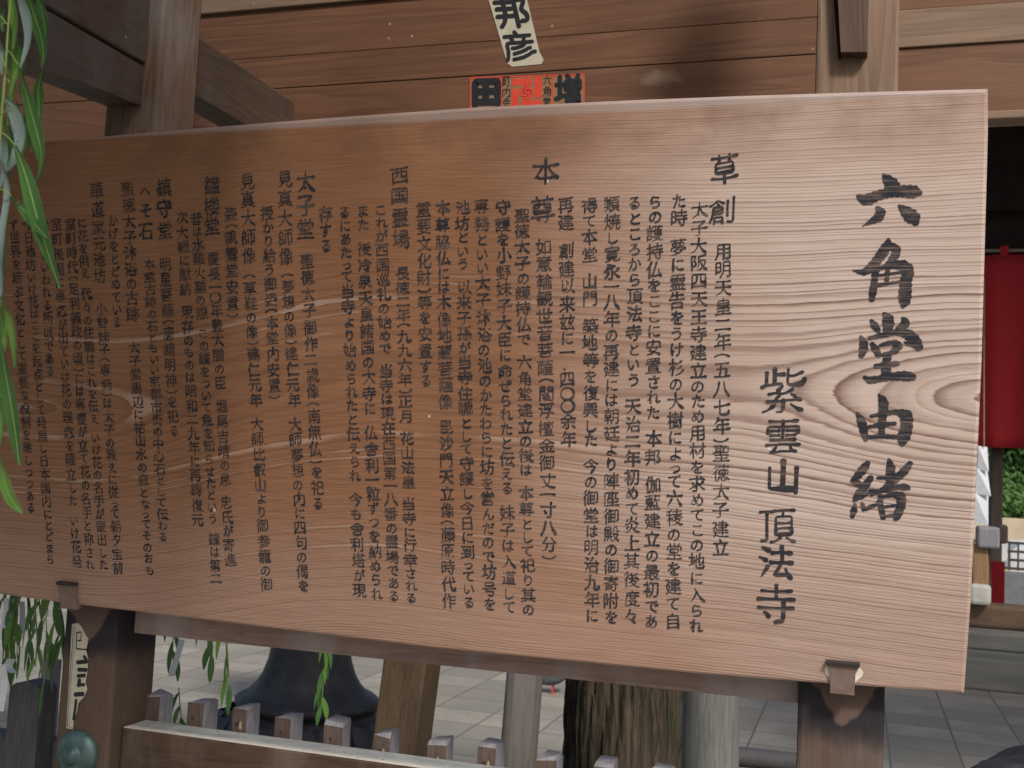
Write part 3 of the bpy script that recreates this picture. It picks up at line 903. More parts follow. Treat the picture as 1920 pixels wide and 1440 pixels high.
# boarded lintel
zb = lambda px, py, Y=YW: float(atY(px, py, Y)[2])
z_bot, z_c, z_b = zb(1900, 207), zb(1500, 103), zb(1500, 35)
XL0, XL1 = -3.2, 2.6
box("lintel_board", XL0, XL1, YW, YW + .06, z_bot, z_c - .001, MAT["wall"], porch, .002)
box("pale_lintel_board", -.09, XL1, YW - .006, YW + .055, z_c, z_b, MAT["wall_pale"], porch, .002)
box("lintel_board", XL0, -.0905, YW - .002, YW + .055, z_c, z_b, MAT["wall"], porch, .002)
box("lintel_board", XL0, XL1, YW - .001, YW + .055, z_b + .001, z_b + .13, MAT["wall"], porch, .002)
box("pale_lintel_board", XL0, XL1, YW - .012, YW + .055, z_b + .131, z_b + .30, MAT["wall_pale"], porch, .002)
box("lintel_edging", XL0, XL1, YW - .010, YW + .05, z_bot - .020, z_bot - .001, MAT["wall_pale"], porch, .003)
# wedge driven into the right post
bm = bmesh.new()
q0, q1, q2, q3 = [atY(*p, PY0) for p in ((1577, 109), (1626, 109), (1631, -90), (1566, -90))]
V = [(p[0], PY0 - .028, p[2]) for p in (q0, q1, q2, q3)] + [(p[0], PY0 - .001, p[2]) for p in (q0, q1, q2, q3)]
mesh_obj("wedge", V, [(0, 1, 2, 3), (0, 4, 5, 1), (1, 5, 6, 2), (2, 6, 7, 3), (3, 7, 4, 0)], MAT["wedge"], porch)
V = [(p[0], PY0 - .0015, p[2]) for p in [atY(*p, PY0) for p in ((1577, 112), (1572, 112), (1556, -90), (1568, -90))]]
mesh_obj("wedge_slot", V, [(0, 1, 2, 3)], MAT["hall"], porch)
# roof over the porch
bm = bmesh.new()
V = [(-3.4, 2.12, 3.24), (2.7, 2.12, 3.24), (2.7, 2.5, 3.40), (-3.4, 2.5, 3.40), (-3.4, 2.95, 3.20), (2.7, 2.95, 3.20)]
V += [(x, y, z + .07) for x, y, z in V]
F = [(0, 1, 2, 3)[::-1], (3, 2, 5, 4)[::-1], (6, 7, 8, 9), (9, 8, 11, 10), (0, 1, 7, 6), (4, 10, 11, 5), (0, 6, 9, 3), (3, 9, 10, 4), (1, 2, 8, 7), (2, 5, 11, 8)]
mesh_obj("roof", V, F, MAT["wall_dark"], porch)
# verdigris boss over the nail of the left post (part of the porch)
c = atY(148, 1412, PY0)
prof = []
V, F = [], []
NB_ = 40
for i, (r, y) in enumerate([(.046, 0), (.046, .006), (.043, .011), (.034, .017), (.024, .021), (.019, .020), (.017, .028), (.010, .034), (.002, .036)]):
    for k in range(NB_):
        a_ = 2 * math.pi * k / NB_; V.append((c[0] + r * math.cos(a_), PY0 - .001 - y, c[2] + r * math.sin(a_)))
for i in range(8):
    for k in range(NB_): F.append((i * NB_ + k, i * NB_ + (k + 1) % NB_, (i + 1) * NB_ + (k + 1) % NB_, (i + 1) * NB_ + k))
F.append(tuple(range(8 * NB_, 9 * NB_)))
mesh_obj("nail_cover", V, F, MAT["patina"], porch, smooth=True)

# ------------------------------------------------------------------ paper slips pasted on the wood
def ink_on_plane(name, strokes, Y, mat, parent):
    """strokes: list of (world x, z, half width) paths, drawn just proud of plane Y"""
    V, F = [], []
    for k, st in enumerate(strokes):
        i2 = Ink(); P = np.array(st, float)
        i2.stroke(P[:, :2], P[:, 2]); b0 = len(V)
        V += [(x, Y - .00003 * (k % 30), z) for x, _, z in i2.V]; F += [tuple(q + b0 for q in f) for f in i2.F]
    return mesh_obj(name, V, F, mat, parent)
def glyph_quad(ch, quad, Y, w, shrink=.9):
    """strokes of ch mapped into a pixel quad (tl,tr,br,bl) on plane Y; returns paths"""
    tl, tr, br, bl = [np.array(q, float) for q in quad]
    out = []
    allp = np.concatenate([p for p, _ in strokes_of(ch)])
    lo, hi = allp.min(0), allp.max(0)
    for p, L in strokes_of(ch):
        path = []
        for x, y in p:
            u = (x - lo[0]) / (hi[0] - lo[0]); v = 1 - (y - lo[1]) / (hi[1] - lo[1])
            u = .5 + (u - .5) * shrink; v = .5 + (v - .5) * shrink
            q = (tl * (1 - u) + tr * u) * (1 - v) + (bl * (1 - u) + br * u) * v
            W_ = atY(q[0], q[1], Y); path.append((W_[0], W_[2], w))
        out.append(path)
    return out
def sheet(name, poly, Y, thick, mat, parent=None, base=None):
    P = [atY(px, py, Y) for px, py in poly]
    n = len(P)
    V = [(p[0], Y, p[2]) for p in P] + [(p[0], Y + thick, p[2]) for p in P]
    F = [tuple(range(n)), tuple(range(2 * n - 1, n - 1, -1))] + [(i, i + n, (i + 1) % n + n, (i + 1) % n) for i in range(n)]
    return mesh_obj(name, V, F, mat, parent, base=base)
pxm = YW / .97 / FPX            # metres per photo pixel at the lintel
slip = thing("paper_slip", tuple(atY(985, 118, YW)), "tall yellowed paper slip with two bold black characters pasted aslant on the lintel", "votive slip")
YS = YW - .0030
sheet("paper", [(912, -14), (985, -14), (1011, 96), (1019, 112), (1015, 120), (960, 125), (952, 119), (947, 104)], YS, .0009, MAT["oldpaper"], slip)
st = glyph_quad("邦", [(921, -6), (982, -8), (995, 50), (936, 55)], YS, 4.9 * pxm, .94)
st += glyph_quad("彦", [(938, 60), (996, 56), (1009, 110), (951, 115)], YS, 4.0 * pxm, .94)
ink_on_plane("brush_characters", st, YS - .0004, MAT["black"], slip)

rs = thing("red_sticker", tuple(atY(990, 200, YW)), "red and black pasted votive sticker with crest peeking over the notice board top", "votive slip")
YS = YW - .0024
def rect(u0, v0, u1, v1):   # in the 7.385x enlargement whose corner is (860,120)
    f = lambda u, v: (860 + u / 7.385, 120 + v / 7.385)
    dv = lambda u: -(u - 150) * .030
    return [f(u0, v0 + dv(u0)), f(u1, v0 + dv(u1)), f(u1, v1 + dv(u1)), f(u0, v1 + dv(u0))]
sheet("paper", rect(150, 185, 1745, 900), YS, .0008, MAT["brownprint"], rs)
def red_shape(poly): return [(860 + u / 7.385, 120 + v / 7.385) for u, v in poly]
parts = [rect(150, 185, 1745, 205), rect(150, 200, 168, 900), rect(1728, 215, 1745, 900), rect(580, 200, 600, 900), rect(1285, 200, 1308, 900),
         red_shape([(738, 208), (1015, 192), (1015, 285), (738, 305)]), red_shape([(1045, 190), (1155, 183), (1155, 465), (1045, 470)]),
         red_shape([(728, 345), (830, 338), (820, 720), (728, 725)]), red_shape([(860, 505), (1155, 492), (1155, 700), (850, 720)])]
V, F = [], []
for p in parts:
    b0 = len(V); V += [atY(x, y, YS - .0004) for x, y in p]; F.append(tuple(range(b0, b0 + len(p))))
# round three-comma crest
b0 = len(V); cxp, cyp = 860 + 940 / 7.385, 120 + 395 / 7.385
V += [atY(cxp + 13.2 * math.cos(2 * math.pi * k / 28), cyp + 13.6 * math.sin(2 * math.pi * k / 28), YS - .0005) for k in range(28)]
F.append(tuple(range(b0, b0 + 28)))
mesh_obj("red_crest", V, F, MAT["redprint"], rs)
st = []
for k in range(3):
    path = []
    for j in range(8):
        a_ = k * 2.094 + j * .30 + .4; r_ = 3.0 + j * 1.1
        W_ = atY(cxp + r_ * math.cos(a_), cyp + r_ * math.sin(a_), YS); path.append((W_[0], W_[2], (.9 - .06 * j) * pxm))
    st.append(path)
for t_, (x0, x1) in (("六角堂", (1172, 1280)), ("町内会", (612, 715))):
    for i_, c_ in enumerate(t_):
        q = rect(x0, 190 + i_ * 150, x1, 190 + i_ * 150 + 135)
        st += glyph_quad(c_, q, YS, .75 * pxm, .95)
ink_on_plane("small_print", st, YS - .0007, MAT["black"], rs)
st = glyph_quad("増", rect(1325, 175, 1695, 640), YS, 4.7 * pxm, .90) + glyph_quad("田", rect(195, 215, 575, 600), YS, 7.2 * pxm, .82)
ink_on_plane("bold_characters", st, YS - .0006, MAT["black"], rs)

tl_ = thing("torn_label", tuple(atY(140, 1360, PY0)), "torn cream paper label with black character fragments on the left post", "label")
YS = PY0 - .0022
f4 = lambda u, v: (u / 4, 1080 + v / 4)
sheet("paper", [f4(*p) for p in ((540, 360), (585, 352), (612, 380), (640, 440), (662, 470), (645, 560), (660, 620), (655, 720), (640, 800), (655, 850), (628, 910), (588, 950), (575, 1020), (552, 1085), (545, 1150), (497, 1140), (510, 900), (528, 560))], YS, .0006, MAT["oldpaper"], tl_)
pm = 1.9 / FPX / 4
def pth(pts, w): return [(*atY(*f4(u, v), YS)[[0, 2]], w * pm) for u, v in pts]
st = [pth([(553, 375), (540, 560), (522, 800), (506, 1130)], 3), pth([(566, 385), (552, 560), (534, 800), (518, 1128)], 1.6), pth([(506, 1128), (545, 1142)], 2),
      pth([(575, 425), (612, 420)], 6), pth([(577, 425), (572, 545)], 5), pth([(572, 545), (648, 552)], 6), pth([(585, 485), (610, 482)], 6), pth([(612, 430), (606, 480)], 4),
      pth([(632, 602), (648, 625)], 14), pth([(582, 648), (652, 640)], 18), pth([(590, 702), (648, 704)], 17),
      pth([(585, 750), (636, 745)], 16), pth([(598, 780), (590, 822)], 18), pth([(600, 815), (632, 815)], 14),
      pth([(565, 888), (624, 884)], 19), pth([(572, 930), (566, 990), (553, 1075)], 13)]
ink_on_plane("character_fragments", st, YS - .0003, MAT["black"], tl_)

# ------------------------------------------------------------------ fence rails and pickets below the board
fence = thing("picket_fence", (-.7, 2.0, 0), "low brown railed picket fence between the two porch posts under the notice board", "fence")
box("top_rail", -1.387, -.089, 1.945, 2.0, 1.189, 1.262, MAT["rail"], fence, .004)
bm = bmesh.new(); bm_box(bm, -1.387, -.089, 1.930, 2.006, .885, 1.008, .006)
o = bm_obj("lower_rail", bm, MAT["railfront"], fence, mats=[MAT["railfront"], MAT["railtop"]])
for p in o.data.polygons:
    if p.normal.z > .6: p.material_index = 1
PK = [(304, 1295), (379, 1309), (461, 1321), (548, 1337), (637, 1351), (731, 1366), (827, 1380), (925, 1393), (1030, 1408), (1138, 1421), (1252, 1430)]
def picket_mesh(w, d, h, name="picket"):
    V = [(-w / 2, 0, 0), (w / 2, 0, 0), (w / 2, d, 0), (-w / 2, d, 0), (-w / 2, 0, h - .005), (w / 2, 0, h - .005), (w / 2, d, h - .005), (-w / 2, d, h - .005),
         (-w / 2 + .003, .003, h), (w / 2 - .003, .003, h), (w / 2 - .003, d - .003, h), (-w / 2 + .003, d - .003, h)]
    F = [(0, 1, 5, 4), (1, 2, 6, 5), (2, 3, 7, 6), (3, 0, 4, 7), (4, 5, 9, 8), (5, 6, 10, 9), (6, 7, 11, 10), (7, 4, 8, 11), (8, 9, 10, 11)]
    me = bpy.data.meshes.new(name); me.from_pydata(V, [], F)
    me.materials.append(MAT["grey"]); me.materials.append(MAT["pickfront"])
    me.polygons[0].material_index = 1; me.update()
    return me
# nail: a little rusty head
nV, nF = tube_verts([(0, 0, 0), (0, -.002, 0)], .0035, 8)
nail_me = bpy.data.meshes.new("nail"); nail_me.from_pydata([tuple(v) for v in nV], [], nF); nail_me.materials.append(MAT["stain"])
chipV = [(-.006, 0, -.012), (.006, 0, -.014), (.004, 0, .006), (0, 0, .014), (-.005, 0, .004)]
knot_me = bpy.data.meshes.new("worn_patch"); knot_me.from_pydata(chipV, [], [(0, 1, 2, 3, 4)]); knot_me.materials.append(MAT["knot"])
def worn(me):
    m2 = me.copy()
    for v in m2.vertices:
        if v.co.z > .5:
            v.co.x += random.uniform(-.003, .003); v.co.y += random.uniform(-.003, .003); v.co.z += random.uniform(-.006, .003)
    return m2
pk_me = picket_mesh(.036, .050, 1.0)
for i, (px, py) in enumerate(PK):
    w = atY(px, py, 2.035)
    p = bpy.data.objects.new("picket", worn(pk_me)); COL.objects.link(p); p.parent = fence
    p.rotation_euler = (random.uniform(-.006, .006), random.uniform(-.004, .004), random.uniform(-.06, .06))
    p.location = (w[0] - .003 - fence.location.x, 2.011 - fence.location.y, w[2] - 1.0 + random.uniform(-.005, .004))
    if i > 0:
        nl = bpy.data.objects.new("nail", nail_me); COL.objects.link(nl); nl.parent = p
        nl.location = (-.004, -.0003, .966)
        kn = bpy.data.objects.new("worn_patch", knot_me); COL.objects.link(kn); kn.parent = p
        kn.location = (.004, -.0006, .964); kn.scale = (.55, 1, random.uniform(.4, .7))

f2 = thing("picket_fence", (-1.9, 2.1, 0), "dark grey fence section with a round topped picket at far left of the left post", "fence")
a = atY(0, 1378, 2.10); b_ = atY(104, 1392, 2.10)
bm = bmesh.new(); bm_box(bm, -2.6, -1.56, 2.10, 2.16, a[2] - .11, a[2], .006)
bm_obj("lower_rail", bm, MAT["darkgrey"], f2)
bm = bmesh.new()
xl, xr = atY(18, 1330, 2.05)[0], atY(76, 1330, 2.05)[0]
zt = atY(47, 1278, 2.05)[2]
n = 10
prof = [(xl, .3), (xr, .3)] + [((xl + xr) / 2 + (xr - xl) / 2 * math.cos(math.pi * k / n), zt - .02 + .02 * math.sin(math.pi * k / n)) for k in range(n + 1)]
V = [(x, y, z) for y in (2.045, 2.099) for x, z in prof]; m_ = len(prof)
F = [tuple(range(m_)), tuple(range(2 * m_ - 1, m_ - 1, -1))] + [(i, i + m_, (i + 1) % m_ + m_, (i + 1) % m_) for i in range(m_)]
mesh_obj("picket", V, F, MAT["darkgrey"], f2)
x0, x1, zz = atY(92, 1236, 2.2)[0], atY(112, 1236, 2.2)[0], atY(102, 1236, 2.2)[2]
box("end_stake", x0, x1, 2.175, 2.21, .2, zz, MAT["grey"], f2, .003)

# ------------------------------------------------------------------ things standing on the paving behind
def flat_base(px, Y):  # ground point under a pixel column
    d = ray(px, 1400); return EYE[0] + d[0] / d[1] * Y

# bronze lantern: bell-shaped base seen under the rail
LX, LY = -2.62, 5.15
prof = [(.52, 0), (.52, .06), (.48, .09), (.455, .12), (.46, .16), (.43, .185), (.425, .235), (.40, .27), (.350, .285), (.338, .30), (.338, .325), (.358, .335), (.362, .365), (.345, .378), (.30, .40), (.262, .44), (.232, .49), (.208, .56), (.192, .66), (.183, .78), (.20, .86), (.235, .89), (.20, .93), (.15, .98), (.15, 1.5), (.19, 1.56), (.31, 1.66), (.31, 1.70), (.20, 1.72)]
lan = thing("bronze_lantern", (LX, LY, 0), "black bronze lantern with a wide bell shaped base standing on the paving", "lantern")
V, F = lathe(prof, LX, LY, 128)
V2 = []
for x, y, z in V:
    a_ = math.atan2(y - LY, x - LX); r_ = math.hypot(x - LX, y - LY)
    k = 1 + (.055 * abs(math.sin(a_ * 4)) + .02 * math.sin(a_ * 16 + z * 40) - .02) * max(0, min(1, (.30 - z) / .06)) + .012 * math.sin(a_ * 8) * (z < .8)
    V2.append((LX + r_ * k * math.cos(a_), LY + r_ * k * math.sin(a_), z))
mesh_obj("pedestal", V2, F, MAT["bronze"], lan, smooth=True)
V, F = lathe([(.19, 1.722), (.2, 2.02), (.19, 2.04)], LX, LY, 6)
mesh_obj("fire_box", V, F, MAT["bronze"], lan)
V, F = lathe([(.40, 2.03), (.42, 2.06), (.26, 2.16), (.10, 2.24), (.05, 2.28), (.07, 2.33), (.04, 2.39), (.005, 2.44)], LX, LY, 48)
mesh_obj("roof", V, F, MAT["bronze"], lan, smooth=True)
# petals round the foot
V, F = [], []
for k in range(16):
    a_ = 2 * math.pi * k / 16; b0 = len(V)
    for j in range(7):
        tt = j / 6; wv = .085 * math.sin(math.pi * min(1, .25 + .75 * (1 - tt)))
        rr = .545 - .13 * tt ** 1.5; zz = .06 + .24 * tt
        for s_ in (-1, 0, 1):
            aa = a_ + s_ * wv / rr
            r2 = rr + (.022 if s_ == 0 else -.01)
            V.append((LX + r2 * math.cos(aa), LY + r2 * math.sin(aa), zz))
    for j in range(6):
        for s_ in (0, 1): F.append((b0 + j * 3 + s_, b0 + j * 3 + s_ + 1, b0 + (j + 1) * 3 + s_ + 1, b0 + (j + 1) * 3 + s_))
mesh_obj("lotus_petal_ring", V, F, MAT["bronze"], lan, smooth=True)

def leaning_post(name, top, bot, Y, width_px, mat, label, cat, square=True, extra=.5):
    """post from its visible pixels, carried down to the ground and up behind the board"""
    t_, b = Vector(atY(*top, Y)), Vector(atY(*bot, Y))
    d = (t_ - b).normalized()
    foot = b - d * (b.z / d.z); head = t_ + d * extra
    w = width_px * Y / .93 / FPX
    if square:
        bm = bmesh.new(); bar(bm, foot, head, w, w, (0, 1, 0), .008)
        bm_o = bm_obj(name, bm, mat, base=tuple(foot))
    else:
        V, F = tube_verts([foot + (head - foot) * k / 8 for k in range(9)], w / 2, 24)
        bm_o = mesh_obj(name, V, F, mat, base=tuple(foot), smooth=True)
    return tag(bm_o, label, cat)
leaning_post("wooden_prop", (772, 1254), (753, 1400), 3.3, 84, MAT["oldpost"], "striped brown wooden post leaning slightly, right of the black lantern base", "post")
leaning_post("round_pole", (983, 1280), (970, 1440), 3.1, 66, MAT["pole"], "slim round silvery grey pole left of the tree trunk", "pole", square=False)
leaning_post("grey_post", (1333, 1318), (1331, 1440), 2.75, 96, MAT["stonepost"], "thick pale grey weathered post right of the tree trunk", "post", square=False)

# trunk with deep furrows
TX, TY = float(atY(1182, 1400, 3.75)[0]), 3.75
V, F = [], []
NA, NZ = 220, 60
for i in range(NZ):
    z = i / (NZ - 1) * 1.9
    rb = .215 + .09 * math.exp(-z / .22) - .010 * z
    for k in range(NA):
        a_ = 2 * math.pi * k / NA
        ridge = math.sin(a_ * 23 + 1.6 * math.sin(z * 3.1 + a_ * 3) + .9 * math.sin(z * 7 + a_ * 5))
        ridge = abs(ridge) ** .7
        lump = .012 * math.sin(a_ * 3 + z * 1.5) + .008 * math.sin(a_ * 7 - z * 4)
        r = rb + lump + .020 * ridge + .004 * math.sin(a_ * 61 + z * 30)
        V.append((TX + r * math.cos(a_) - .03 * (z - .8), TY + r * math.sin(a_), z))
for i in range(NZ - 1):
    for k in range(NA): F.append((i * NA + k, i * NA + (k + 1) % NA, (i + 1) * NA + (k + 1) % NA, (i + 1) * NA + k))
tree = thing("willow_tree", (TX, TY, 0), "old willow trunk with deeply furrowed dark bark under the rail", "tree")
mesh_obj("trunk", V, F, MAT["bark"], tree, smooth=True)

# pigeon on the paving
def skin_body(name, nodes, edges, radii, mat, parent, sub=2, rootv=0):
    me = bpy.data.meshes.new(name); me.from_pydata([tuple(n) for n in nodes], edges, [])
    o = bpy.data.objects.new(name, me); COL.objects.link(o)
    sk = o.modifiers.new("skin", 'SKIN')
    lay = me.skin_vertices[0] if len(me.skin_vertices) else None
    for i, r in enumerate(radii):
        me.skin_vertices[0].data[i].radius = (r, r) if not isinstance(r, tuple) else r
    me.skin_vertices[0].data[rootv].use_root = True
    sb = o.modifiers.new("sub", 'SUBSURF'); sb.levels = sub; sb.render_levels = sub
    dg = bpy.context.evaluated_depsgraph_get(); bpy.context.view_layer.update()
    ev = o.evaluated_get(bpy.context.evaluated_depsgraph_get())
    m2 = bpy.data.meshes.new_from_object(ev)
    o.modifiers.clear(); o.data = m2; m2.materials.clear(); m2.materials.append(mat)
    for p in m2.polygons: p.use_smooth = True
    if parent is not None: o.parent = parent
    return o
g = atZ(1035, 1301, 0.0)
pg = thing("pigeon", (float(g[0]), float(g[1]), 0), "dark pigeon standing on the paving beneath the rail", "pigeon")
skin_body("body", [(-.19, 0, .085), (-.10, 0, .10), (-.02, 0, .105), (.06, 0, .13), (.095, 0, .18), (.11, 0, .215), (.145, 0, .212)],
          [(i, i + 1) for i in range(6)], [.010, .04, .062, .055, .030, .026, .004], MAT["feather"], pg)
for s_ in (-1, 1):
    V, F = tube_verts([(.0, .022 * s_, .06), (.005, .022 * s_, .03), (.0, .022 * s_, .003), (.03, .022 * s_, .002)], [.007, .005, .004, .003], 6)
    mesh_obj("leg", V, F, MAT["redleg"], pg, local=True)

# log edging on the right, and a dark rock
a, b_ = atZ(1375, 1436, 0.0), atZ(1508, 1446, 0.0)
Lg = Vector(((a[0] + b_[0]) / 2, (a[1] + b_[1]) / 2, .06))
V, F = tube_verts([(a[0] - .25, a[1] + .03, .052), (a[0], a[1], .055), (Lg.x, Lg.y, .05), (b_[0] + .12, b_[1] - .02, .05)], [.05, .052, .05, .048], 16)
tag(mesh_obj("log_edging", V, F, MAT["darkgrey"], base=(Lg.x, Lg.y, 0), smooth=True), "dark grey log lying on the paving beside the right post", "log")
g = atZ(1900, 1470, 0)
bm = bmesh.new(); bmesh.ops.create_icosphere(bm, subdivisions=4, radius=1)
for v in bm.verts:
    n_ = v.co.copy()
    k = 1 + .12 * math.sin(3 * n_.x + 2 * n_.y) + .08 * math.sin(7 * n_.x - 5 * n_.z) + .04 * math.sin(13 * n_.y + 9 * n_.x)
    v.co = Vector((n_.x * .36 * k, n_.y * .25 * k, max(-.05, n_.z) * .16 * k))
bmesh.ops.translate(bm, verts=bm.verts, vec=(g[0] + .12, g[1] + .12, .0))
tag(bm_obj("garden_rock", bm, MAT["stone"], base=(g[0] + .12, g[1] + .12, 0), smooth=True), "low dark blue rock on the paving at the bottom right corner", "rock")

# ------------------------------------------------------------------ the hall in the distance on the right
HY = 9.7
zz = lambda px, py, Y: float(atY(px, py, Y)[2])
xx = lambda px, py, Y: float(atY(px, py, Y)[0])
hall = thing("temple_hall", (2.5, HY + 1.5, 0), "dark temple hall with stone step and wooden sill beyond the right end of the board", "temple hall")
HX0, HX1 = .15, 6.0
z1, z2 = zz(1860, 1236, HY), zz(1860, 1186, HY + .5)
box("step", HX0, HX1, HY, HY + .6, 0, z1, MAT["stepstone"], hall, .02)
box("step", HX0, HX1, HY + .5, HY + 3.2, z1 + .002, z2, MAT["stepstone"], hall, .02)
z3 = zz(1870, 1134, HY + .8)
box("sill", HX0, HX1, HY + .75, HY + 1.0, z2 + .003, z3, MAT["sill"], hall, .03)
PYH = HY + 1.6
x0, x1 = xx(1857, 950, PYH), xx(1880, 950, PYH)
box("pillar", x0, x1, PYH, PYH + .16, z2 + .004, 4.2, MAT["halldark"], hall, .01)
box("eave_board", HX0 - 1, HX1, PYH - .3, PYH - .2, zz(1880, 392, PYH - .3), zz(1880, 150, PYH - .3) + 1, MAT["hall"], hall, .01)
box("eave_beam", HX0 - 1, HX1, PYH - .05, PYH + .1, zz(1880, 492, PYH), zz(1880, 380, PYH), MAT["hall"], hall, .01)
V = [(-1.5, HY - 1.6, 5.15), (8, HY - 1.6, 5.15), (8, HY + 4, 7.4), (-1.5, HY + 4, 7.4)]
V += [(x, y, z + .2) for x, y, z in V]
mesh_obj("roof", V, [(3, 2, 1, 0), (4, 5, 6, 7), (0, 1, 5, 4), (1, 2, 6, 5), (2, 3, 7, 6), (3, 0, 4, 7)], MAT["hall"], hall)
# red curtain on its pole
CY = PYH - .12
cur = thing("red_curtain", (xx(1880, 843, CY), CY, zz(1880, 843, CY)), "plain dark red curtain hanging from a pole under the dark eaves", "curtain")
zt, zb_ = zz(1890, 479, CY), zz(1890, 842, CY)
V, F = [], []
NX, NZ = 90, 14
cx0, cx1 = xx(1760, 700, CY), xx(2150, 700, CY)
for j in range(NZ):
    for i in range(NX):
        u, v_ = i / (NX - 1), j / (NZ - 1)
        x = cx0 + (cx1 - cx0) * u
        y = CY + (.012 + .020 * (1 - v_)) * math.sin(x * 15 + 1.6 * math.sin(x * 5)) + .004 * math.sin(x * 37) 
        V.append((x, y, zb_ + (zt - zb_) * v_ + .012 * math.sin(x * 6)))
for j in range(NZ - 1):
    for i in range(NX - 1): F.append((j * NX + i, j * NX + i + 1, (j + 1) * NX + i + 1, (j + 1) * NX + i))
o = mesh_obj("cloth", V, F, MAT["redcloth"], cur, smooth=True)
sm = o.modifiers.new("thickness", 'SOLIDIFY'); sm.thickness = .004
V, F = tube_verts([(cx0 - .2, CY, zz(1855, 470, CY)), (cx1 + .2, CY, zz(1855, 470, CY))], .016, 10)
mesh_obj("pole", V, F, MAT["brownmetal"], cur, smooth=True)
for k, px in enumerate((1883, 1990, 2100)):
    x = xx(px, 470, CY)
    box("loop", x - .035, x + .035, CY - .022, CY + .022, zt - .01, zz(1855, 462, CY), MAT["redcloth"], cur, .004)

# white zigzag paper streamer
SY = HY + .6
sh = thing("paper_streamer", tuple(atY(1846, 985, SY)), "white zigzag folded paper streamer hanging beside the red curtain", "paper streamer")
for k, (poly) in enumerate([[(1836, 836), (1854, 838), (1856, 884), (1835, 880)], [(1833, 878), (1854, 882), (1860, 930), (1831, 926)], [(1829, 924), (1856, 930), (1855, 985), (1826, 980)]]):
    P = [atY(px - 2 + 0, py, SY + .02 * k) for px, py in poly]
    d = [.0, .03, .0, .03]
    V = [(p[0], p[1] + e, p[2]) for p, e in zip(P, d)] + [(p[0], p[1] + e + .003, p[2]) for p, e in zip(P, d)]
    F = [(0, 1, 2, 3), (7, 6, 5, 4), (0, 4, 5, 1), (1, 5, 6, 2), (2, 6, 7, 3), (3, 7, 4, 0)]
    mesh_obj("paper_fold", V, F, MAT["paper"], sh)
V, F = tube_verts([atY(1845, 838, SY), atY(1845, 520, SY)], .006, 6)
mesh_obj("cord", V, F, MAT["brownmetal"], sh)

# water-basin stand: grey block carried by a leaning tan timber on a pale stone
BY = HY + .75
tb = thing("timber_stand", tuple(atY(1840, 1118, BY)), "leaning tan timber carrying a grey block on a pale stone near the sill", "timber stand")
bm = bmesh.new(); bar(bm, atY(1838, 1100, BY), atY(1836, 1020, BY), .13, .13, (0, 1, 0), .01)
bm_obj("timber", bm, MAT["tan"], tb)
bm = bmesh.new(); bm_box(bm, xx(1831, 1005, BY), xx(1872, 1005, BY), BY - .12, BY + .12, zz(1850, 1027, BY), zz(1850, 987, BY), .02)
bm_obj("grey_block", bm, MAT["grey"], tb)
bm = bmesh.new(); bm_box(bm, xx(1816, 1105, BY), xx(1856, 1105, BY), BY - .13, BY + .13, z3 + .001, zz(1840, 1094, BY), .03)
bm_obj("stone_foot", bm, MAT["palestone"], tb)
bm = bmesh.new(); bm_box(bm, xx(1869, 1000, BY + .2), xx(1889, 1000, BY + .2), BY + .15, BY + .4, zz(1880, 1019, BY + .2), zz(1880, 984, BY + .2), .02)
bm_obj("dark_block", bm, MAT["halldark"], tb)
bm = bmesh.new(); bar(bm, atY(1851, 1112, BY + .16), atY(1847, 1026, BY + .16), .07, .07, (0, 1, 0), .006)
bm_obj("brace", bm, MAT["halldark"], tb)
RY = PYH - .08
tag(box("red_banner", xx(1857, 1090, RY), xx(1884, 1090, RY), RY, RY + .06, z2 + .005, zz(1870, 1053, RY), MAT["darkred"], None, .006, base=(xx(1870, 1090, RY), RY, z2)), "narrow dark red banner standing at the foot of the dark pillar", "banner")
WY = PYH + .3
tag(box("white_sign", xx(1876, 1035, WY), xx(1889, 1035, WY), WY, WY + .03, zz(1880, 1052, WY), zz(1880, 1016, WY), MAT["white"], None, .004, base=(xx(1882, 1035, WY), WY, zz(1880, 1052, WY))), "small white blank sign beside the dark pillar above the red banner", "sign")

# street beyond: gravel, lattice railing, car, wall and tree
GY = 15.0
struct(mesh_obj("gravel_path", [(-2, 13.2, .02), (14, 13.2, .02), (14, 24, .02), (-2, 24, .02)], [(0, 1, 2, 3)], MAT["gravel"]))
FY = 17.0
fr = thing("lattice_railing", (3.0, FY, 0), "brown lattice railing along the street beyond the hall", "railing")
za, zc = zz(1900, 1066, FY), zz(1900, 1018, FY)
bm = bmesh.new()
for k in range(4):
    z = za + (zc - za) * k / 3
    bar(bm, (1.2, FY, z), (8, FY, z), .03, .035, (0, 0, 1), 0)
bm_obj("rail", bm, MAT["brownmetal"], fr)
bm = bmesh.new()
for k in range(60):
    x = 1.2 + k * .115
    bar(bm, (x, FY + .03, za - .03), (x, FY + .03, zc + .02), .022, .022, (0, 1, 0), 0)
bm_obj("lattice_bars", bm, MAT["brownmetal"], fr)
box("kerb_wall", 1.2, 8, FY - .08, FY + .1, .022, za - .05, MAT["palestone"], fr, .02)
